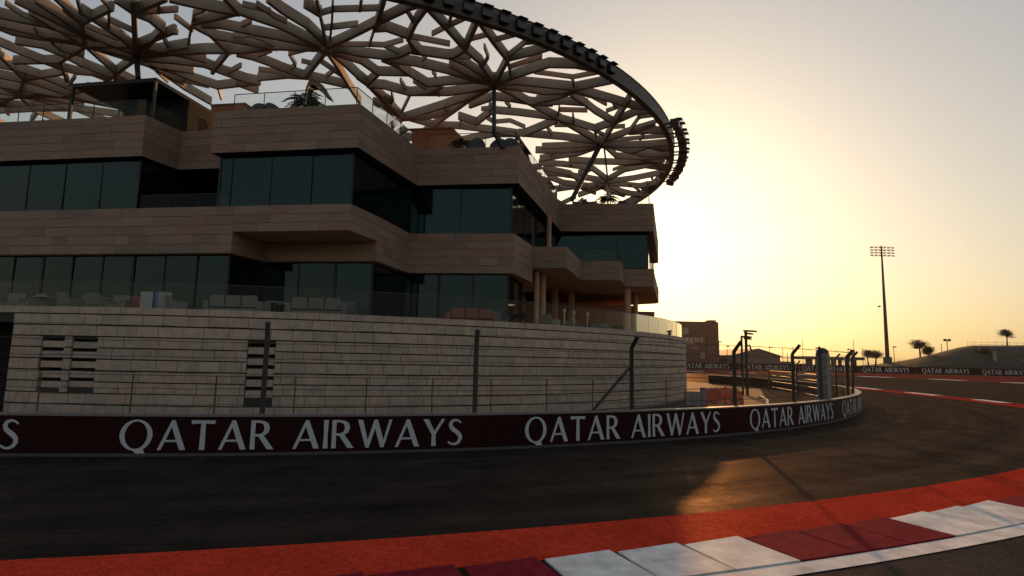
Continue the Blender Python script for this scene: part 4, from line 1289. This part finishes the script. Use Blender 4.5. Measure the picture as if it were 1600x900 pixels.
# second bent-top fence inside the bend
f2 = thing('inner_fence', 'second wire fence with bent-top posts further inside the bend', 'fence', ground_at(1245, 45))
pl = []
for x, yb, yt, Y in ((1201, 610, 573, 52), (1244, 618, 563, 44), (1277, 625, 562, 38)):
    g = ground_at(x, Y); zt_ = aty(x, yt, Y).z; pl.append((g, zt_))
    b = MB(); b.tube([g, g+Vector((0, 0, zt_-.35)), g+Vector((.28, -.05, zt_))], .06, 7); b.build('post', 'steel_post', f2, smooth=True)
for h in (.5, 1.0, 1.5, 1.9):
    b = MB(); b.tube([g+Vector((0, 0, h)) for g, _ in pl], .014, 4); b.build('wire', 'wire', f2)
# ---- kerb stones and planting inside the bend
wk = thing('curb_line', 'short curved white curb on the ground inside the bend', 'curb', ground_at(1195, 36))
cp = [atz(1186, 621, .02), atz(1193, 623.5, .02), atz(1199, 628, .02), atz(1199, 634, .02)]
for i in range(len(cp)-1):
    b = MB(); b.bar(cp[i]+Vector((0, 0, .07)), cp[i+1]+Vector((0, 0, .07)), .16, .14, ext=-.01); b.build('curb_stone', 'white_paint', wk)
sheet('painted_shade', [tuple(atz(1187, 605, 0))[:2], tuple(atz(1300, 605, 0))[:2], tuple(atz(1318, 625, 0))[:2], tuple(atz(1200, 632, 0))[:2]], .014, 'shade_asphalt')  # dark sheet that paints a shadow area onto the ground inside the bend
# bed of red flowers
b = MB(); r = random.Random(9)
fa, fb, fc, fd = atz(1078, 634, 0), atz(1162, 634, 0), atz(1160, 613, 0), atz(1095, 613, 0)
for k in range(9000):
    u, v = r.random(), r.random()
    p = (fa*(1-u)+fb*u)*(1-v)+(fd*(1-u)+fc*u)*v
    hgt = (.42+.28*math.sin(p.x*2.1)*math.sin(p.y*1.3))*min(1, 6*u+.15, 6*(1-u)+.15, 6*v+.2)*r.uniform(.7, 1.1)
    z = hgt*r.random()**.6; s = r.uniform(.03, .06)
    d1 = Vector((r.gauss(0, 1), r.gauss(0, 1), r.gauss(0, .6))).normalized(); d2 = d1.orthogonal().normalized()*s*.7; d1 *= s
    q = Vector((p.x, p.y, z)); b.quad(q-d1, q-d2, q+d1, q+d2, 0 if (z > hgt*.55 and r.random() < .7) else 1)
o = b.build('flower_bed', ['flower_red', 'flower_leaf']); o['kind'] = 'stuff'; tag(o, 'bed of red flowers at the foot of the stone drum behind the barrier', 'flowers')
bx = thing('bollard_box', 'pale concrete post beside the red flower bed at the drum edge', 'bollard', atz(1099, 632, 0))
P = atz(1099, 633, 0); b = MB(); zt_ = aty(1099, 608, P.y).z
b.hexa([(P.x-.16, P.y-.16, 0), (P.x+.16, P.y-.16, 0), (P.x+.16, P.y+.16, 0), (P.x-.16, P.y+.16, 0)], [(P.x-.14, P.y-.14, zt_), (P.x+.14, P.y-.14, zt_), (P.x+.14, P.y+.14, zt_), (P.x-.14, P.y+.14, zt_)])
b.build('shaft', 'concrete', bx)
b = MB(); b.lathe((P.x, P.y, zt_), [(.21, 0), (.21, .05), (.1, .1)], 4); b.build('cap', 'concrete', bx)
# low wall behind the flowers
lw = thing('garden_wall', 'low sunlit wall stub between the drum and the flower bed', 'wall', atz(1082, 630, 0))
p, q = atz(1072, 634, 0), atz(1094, 634, 0); zt_ = aty(1083, 612, p.y).z
for k in range(3):
    b = MB(); x0 = p.x+(q.x-p.x)*k/3; x1 = p.x+(q.x-p.x)*(k+1)/3-.02; b.box(x0, x1, p.y, p.y+.3, 0, zt_); b.build('wall_panel', 'concrete', lw)

# ================================================================== FURNITURE AND PLANTS
ZF = ZD-.215; ZRf = Z4-.495
def at_floor(px, Y, z): 
    d = ray(px, 470); t = Y/d.y; return Vector((d.x*t, Y, z))
PROTO = {}
def proto(name, cat):
    return thing(name, name, cat, (0, 0, 0))
def armchair(cm, name='armchair'):
    t = proto(name, 'chair')
    b = MB(); b.box(-.32, .32, -.30, .30, .30, .45); b.build('seat', cm, t)
    b = MB(); b.hexa([(-.33, .22, .42), (.33, .22, .42), (.33, .34, .42), (-.33, .34, .42)], [(-.30, .34, .88), (.30, .34, .88), (.30, .42, .86), (-.30, .42, .86)]); b.build('backrest', cm, t)
    for s in (-1, 1):
        b = MB(); b.box(s*.36-.04, s*.36+.04, -.30, .32, .30, .64); b.build('armrest', cm, t)
        for y in (-.26, .26):
            b = MB(); b.tube([(s*.34, y, 0), (s*.33, y, .31)], .018, 5); b.build('leg', 'dark_metal', t)
    return t
def sofa(cm):
    t = proto('sofa', 'sofa')
    b = MB(); b.box(-1.0, 1.0, -.42, .42, .06, .36); b.build('base', cm, t)
    for x in (-.66, 0, .66):
        b = MB(); b.hexa([(x-.32, -.42, .365), (x+.32, -.42, .365), (x+.32, .25, .365), (x-.32, .25, .365)], [(x-.30, -.40, .50), (x+.30, -.40, .50), (x+.30, .23, .50), (x-.30, .23, .50)]); b.build('seat_cushion', cm, t)
        b = MB(); b.hexa([(x-.32, .20, .51), (x+.32, .20, .51), (x+.32, .40, .42), (x-.32, .40, .42)], [(x-.27, .28, .90), (x+.27, .28, .90), (x+.27, .42, .88), (x-.27, .42, .88)]); b.build('back_cushion', cm, t)
    for s in (-1, 1):
        b = MB(); b.box(s*1.1-.1, s*1.1+.1, -.42, .44, .06, .66); b.build('armrest', cm, t)
    return t
def table():
    t = proto('cafe_table', 'table')
    b = MB(); b.lathe((0, 0, .70), [(.36, 0), (.38, .015), (.38, .035), (.36, .04)], 18); b.build('table_top', 'white_paint', t)
    b = MB(); b.tube([(0, 0, .03), (0, 0, .70)], .035, 8); b.build('stem', 'dark_metal', t)
    b = MB(); b.lathe((0, 0, 0), [(.26, 0), (.26, .02), (.05, .04)], 14); b.build('foot', 'dark_metal', t)
    return t
def palm(seed, h=1.6, n=60, ln=.85, pot=True):
    r = random.Random(seed); t = proto('potted_palm', 'plant')
    if pot:
        b = MB(); b.lathe((0, 0, 0), [(.20, 0), (.27, .42), (.30, .45), (.25, .45)], 14); b.build('pot', 'planter', t, smooth=True)
    b = MB(); b.tube([(0, 0, .3), (.02, 0, h*.5), (0, 0, h*.62)], [.05, .04, .03], 6); b.build('stem', 'bark', t)
    b = MB()
    for k in range(n):
        a = r.random()*6.28; up = r.uniform(.2, 1.3); L = ln*r.uniform(.6, 1.1); s = Vector((0, 0, h*r.uniform(.5, .66)))
        d = Vector((math.cos(a), math.sin(a), 0)); pts = [s+d*L*u*math.cos(up*.7)+Vector((0, 0, L*(up*.8*u-.75*u*u))) for u in (0, .35, .7, 1)]
        sd = Vector((-d.y, d.x, 0))
        for i in range(3):
            w0, w1 = (.012, .03, .028, .004)[i], (.03, .028, .004, .004)[i]
            b.quad(pts[i]-sd*w0, pts[i]+sd*w0, pts[i+1]+sd*w1, pts[i+1]-sd*w1)
        for i in range(9):                     # leaflets
            u = .25+.75*i/9; p = s+d*L*u*math.cos(up*.7)+Vector((0, 0, L*(up*.8*u-.75*u*u)))
            for sg in (-1, 1):
                e = p+(sd*sg*.8+d*.6).normalized()*L*.26*(1.15-u*.6)+Vector((0, 0, -.04*L)); b.poly([p, (p+e)/2+d*.028, e, (p+e)/2-d*.028])
    b.build('fronds', 'leaf_dark', t); return t
def lantern():
    t = proto('lantern_post', 'lantern')
    b = MB(); b.tube([(0, 0, .03), (0, 0, 1.15)], .022, 6); b.build('stem', 'brass', t)
    b = MB(); b.lathe((0, 0, 0), [(.14, 0), (.14, .03)], 12); b.build('foot', 'dark_metal', t)
    b = MB(); b.lathe((0, 0, 1.15), [(.05, 0), (.08, .03), (.08, .2), (.03, .26)], 10); b.build('shade', 'white_paint', t, smooth=True)
    return t
def lounger():
    t = proto('round_lounge_chair', 'chair')
    b = MB(); b.lathe((0, 0, .12), [(.30, 0), (.46, .12), (.50, .26), (.42, .34)], 16); b.build('seat', 'cushion_grey', t, smooth=True)
    b = MB(); n = 12; V = []
    for i in range(n+1):
        a = math.pi*(.05+.9*i/n); V.append((math.cos(a)*.5, math.sin(a)*.5, a))
    for i in range(n):
        x0, y0, a0 = V[i]; x1, y1, a1 = V[i+1]; h0 = .55+.42*math.sin(a0); h1 = .55+.42*math.sin(a1)
        b.hexa([(x0*.84, y0*.84, .3), (x1*.84, y1*.84, .3), (x1, y1, .3), (x0, y0, .3)], [(x0*.92, y0*.92, h0), (x1*.92, y1*.92, h1), (x1*1.08, y1*1.08, h1), (x0*1.08, y0*1.08, h0)])
    b.build('shell_back', 'cushion_grey', t)
    for a in (.6, 2.2, 3.8, 5.4):
        b = MB(); b.tube([(math.cos(a)*.26, math.sin(a)*.26, 0), (math.cos(a)*.24, math.sin(a)*.24, .14)], .02, 5); b.build('leg', 'dark_metal', t)
    return t
def board(m):
    t = proto('menu_board', 'board')
    b = MB(); b.box(-.24, .24, -.02, .02, .30, 1.0); b.build('panel', m, t)
    for s in (-1, 1):
        b = MB(); b.tube([(s*.2, .10, 0), (s*.2, 0, .9)], .018, 5); b.build('leg', 'dark_metal', t)
    return t
def put(key, maker, loc, rz, label, sc=None, group=None):
    if key not in PROTO:
        o = maker(); PROTO[key] = o; o.location = loc; o.rotation_euler = (0, 0, rz); o['label'] = label
        if sc: o.scale = (sc,)*3
    else: o = copy_tree(PROTO[key], loc, rz, label, sc)
    if group: o['group'] = group
    elif 'group' in o: del o['group']
    return o
AC = lambda: armchair('cushion'); TG = 'furniture on the drum terrace'
for px, Y, rz, lab in ((20, 24.2, .3, 'pale armchair at the far left end of the drum terrace'), (48, 24.0, -.4, 'pale armchair left of the cafe table at the left of the terrace'),
                       (112, 23.9, 2.8, 'pale armchair on the terrace right of the wide dark pillar'), (139, 24.4, .5, 'grey-shadowed armchair, second right of the wide dark pillar'),
                       (157, 23.8, 3.0, 'pale armchair, third right of the wide dark pillar'), (184, 23.9, .2, 'pale armchair directly left of the red cushion seat'),
                       (274, 24.0, 2.6, 'pale armchair at the right end of the row beside the menu boards')):
    put('arm', AC, at_floor(px, Y, ZF), rz, lab, None, TG)
put('armr', lambda: armchair('cushion_rose'), at_floor(210, 24.2, ZF), .4, 'red cushioned armchair left of the white menu boards', None, TG)
for px, Y, lab in ((68, 24.2, 'round white cafe table at the left of the terrace'), (170, 24.5, 'round white cafe table between two pale armchairs'), (430, 24.3, 'round white cafe table right of the beige sofa'), (444, 25.2, 'round white cafe table behind, right of the beige sofa')):
    put('tab', table, at_floor(px, Y, ZF), 0, lab, None, TG)
put('bw', lambda: board('white_paint'), at_floor(229, 23.7, ZF), .1, 'white menu board left of the blue one on the terrace', None, TG)
put('bb', lambda: board('poster_blue'), at_floor(243, 23.8, ZF), -.1, 'blue menu board in the middle of the three boards', None, TG)
put('bw', None, at_floor(258, 23.7, ZF), .9, 'white menu board turned sideways right of the blue one', None, TG)
SFA = lambda: sofa('cushion')
put('sofa', SFA, at_floor(372, 23.7, ZF), 3.1, 'beige three-seat sofa in front of the dark recess on the terrace', None, TG)
put('sofa', None, at_floor(497, 24.0, ZF), 3.3, 'beige three-seat sofa under the pale window right of the recess', None, TG)
put('armd', lambda: armchair('cushion_grey'), at_floor(543, 24.6, ZF), .2, 'dark grey armchair right of the right-hand beige sofa', None, TG)
put('sofar', lambda: sofa('cushion_rose'), at_floor(735, 27.6, ZF), 3.4, 'rose-red sofa low behind the glass under the right bay', None, TG)
put('armd', None, at_floor(780, 28.3, ZF), .5, 'dark grey armchair between the rose sofa and the terrace palm', None, TG)
put('palm', lambda: palm(1, 1.5), at_floor(812, 29.6, ZF), 0, 'potted palm at the corner of the ground-floor glass', .8, TG)
put('arm', None, at_floor(860, 31.2, ZF), 2.4, 'pale armchair on the terrace beside the twin columns', 1.1, TG)
for px, Y, lab in ((882, 32.3, 'first lantern post from the twin columns'), (897, 33.4, 'second lantern post from the twin columns'), (918, 34.4, 'third lantern post from the twin columns'), (1003, 41.5, 'lantern post farthest right near the drum edge')):
    put('lan', lantern, at_floor(px, Y, ZF), 0, 'brass lantern on the terrace, '+lab, None, TG)
for px, Y, rz, lab in ((891, 34.0, .4, 'dark armchair between the first and second lanterns'), (908, 35.0, 1.0, 'dark armchair between the second and third lanterns'), (932, 36.5, .2, 'dark armchair right of the third lantern'), (957, 38.0, 2.0, 'dark armchair left of the big round column')):
    put('armd', None, at_floor(px, Y, ZF), rz, lab, None, TG)
for px, Y, rz, lab in ((944, 37.0, 2.9, 'sunlit pale armchair in the middle of the undercroft terrace'), (985, 40.0, .5, 'sunlit pale armchair right of the big round column'), (994, 41.0, 2.0, 'sunlit pale armchair nearest the drum rim at the right')):
    put('arm', None, at_floor(px, Y, ZF), rz, lab, None, TG)
put('palm', None, at_floor(926, 37.5, ZF), 1.0, 'potted palm in the shade of the undercroft', .85, TG)
put('palm', None, at_floor(966, 41.0, ZF), 2.0, 'potted palm beside the big round column', .95, TG)
# kiosk at the end of the terrace
kp = at_floor(1011, 47.5, ZF); kk = thing('terrace_kiosk', 'small brown kiosk at the right end of the drum terrace', 'kiosk', kp)
b = MB(); b.box(kp.x-1.15, kp.x+.55, 47.5, 49.5, ZF, aty(1011, 494, 47.5).z); b.build('body', 'rust_wall', kk)
b = MB(); b.box(kp.x-1.2, kp.x+.6, 47.4, 49.6, aty(1011, 494, 47.5).z, aty(1011, 487, 47.5).z); b.build('roof', 'timber', kk)
# ---- roof terrace
RG = 'furniture on the roof terrace'
for px, Y, rz, lab in ((386, 27.4, .3, 'dark shell lounge chair at the left of the central roof terrace'), (409, 27.3, -.4, 'dark shell lounge chair beside the roof palm'), (737, 31.3, .2, 'dark shell lounge chair beside the palm above the right bay'), (772, 31.3, .4, 'dark shell lounge chair in the middle above the right bay'), (792, 31.2, 0, 'dark shell lounge chair at the corner above the right bay')):
    P = at_floor(px, Y, Z4-.3); put('lounge', lounger, P, rz+math.pi, lab, None, RG)
put('palm', None, at_floor(458, 27.3, Z4-.45), .5, 'bushy palm on the central roof terrace left of the brass arch', 1.5, RG)
put('palm', None, at_floor(446, 27.6, Z4-.45), 2.5, 'second bushy palm, behind the first on the central roof terrace', 1.05, RG)
put('palm', None, at_floor(713, 31.3, Z4-.35), 1.5, 'small palm on the roof above the right bay', .95, RG)
put('palm', None, at_floor(950, 43.0, Z4-.35), 1.9, 'dark palm on the roof under the far end of the canopy', 1.3, RG)
put('palm', None, at_floor(612, 31.6, Z4-.4), 2.2, 'palm on the roof behind the side wall of the central bay', .9, RG)
for px, Y, rz, lab in ((902, 43.0, .3, 'dark armchair under the slanting canopy column on the far roof'), (918, 42.8, 2.0, 'dark armchair, second from the slanting column on the far roof'), (934, 43.2, .8, 'dark armchair left of the far roof palm'), (975, 43.0, 2.6, 'dark armchair right of the far roof palm')):
    put('armd', None, at_floor(px, Y, Z4-.25), rz, lab, None, RG)
# brass-edged timber arch on the roof
ar = thing('roof_arch', 'curved timber arch with bright brass edges on the central roof terrace', 'arch', at_floor(480, 26.4, Z4-.5))
def arch_pts(sh):
    L = [(478, 163), (480, 148), (482, 138), (486, 131.5), (492, 132.5), (500, 139), (507, 147)]
    H = [(474, 163), (477, 142), (481, 130), (486, 123), (493, 124.5), (506, 135), (512, 144), (517, 153)]
    return (L if sh else H)
inn = [aty(x, y, 26.6) for x, y in arch_pts(1)]; outp = [aty(x, y, 26.6) for x, y in arch_pts(0)]
b = MB(); k = 7; dY = Vector((0, .55, 0))
def lerp_poly(P, n):
    L = [0]
    for i in range(len(P)-1): L.append(L[-1]+(P[i+1]-P[i]).length)
    out = []
    for j in range(n):
        s = L[-1]*j/(n-1); i = max(q for q in range(len(L)) if L[q] <= s+1e-9); i = min(i, len(P)-2)
        out.append(P[i]+(P[i+1]-P[i])*((s-L[i])/(L[i+1]-L[i])))
    return out
A_, B_ = lerp_poly(inn, 16), lerp_poly(outp, 16)
for i in range(15):
    b.hexa([A_[i], A_[i+1], B_[i+1], B_[i]], [A_[i]+dY, A_[i+1]+dY, B_[i+1]+dY, B_[i]+dY])
b.build('arch_body', 'timber', ar)
for P in (A_, B_[4:]):
    b = MB(); b.tube([p-Vector((0, .02, 0)) for p in P], .022, 6); b.build('edge_trim', 'brass', ar, smooth=True)

# ================================================================== HAZE
hm = bpy.data.materials.new('haze'); hm.use_nodes = True; MAT['haze'] = hm
hn, hl_ = hm.node_tree.nodes, hm.node_tree.links; hn.clear()
ho = hn.new('ShaderNodeOutputMaterial'); hv = hn.new('ShaderNodeVolumePrincipled')
hv.inputs['Color'].default_value = (.95, .93, .9, 1); hv.inputs['Density'].default_value = .00004; hv.inputs['Anisotropy'].default_value = .72
hl_.new(hv.outputs[0], ho.inputs['Volume'])
b = MB(); b.box(-1320, 1320, -1320, 1320, -1.1, 52); o = b.build('haze', 'haze'); o['kind'] = 'stuff'
tag(o, 'thin warm evening haze over the whole circuit', 'haze')
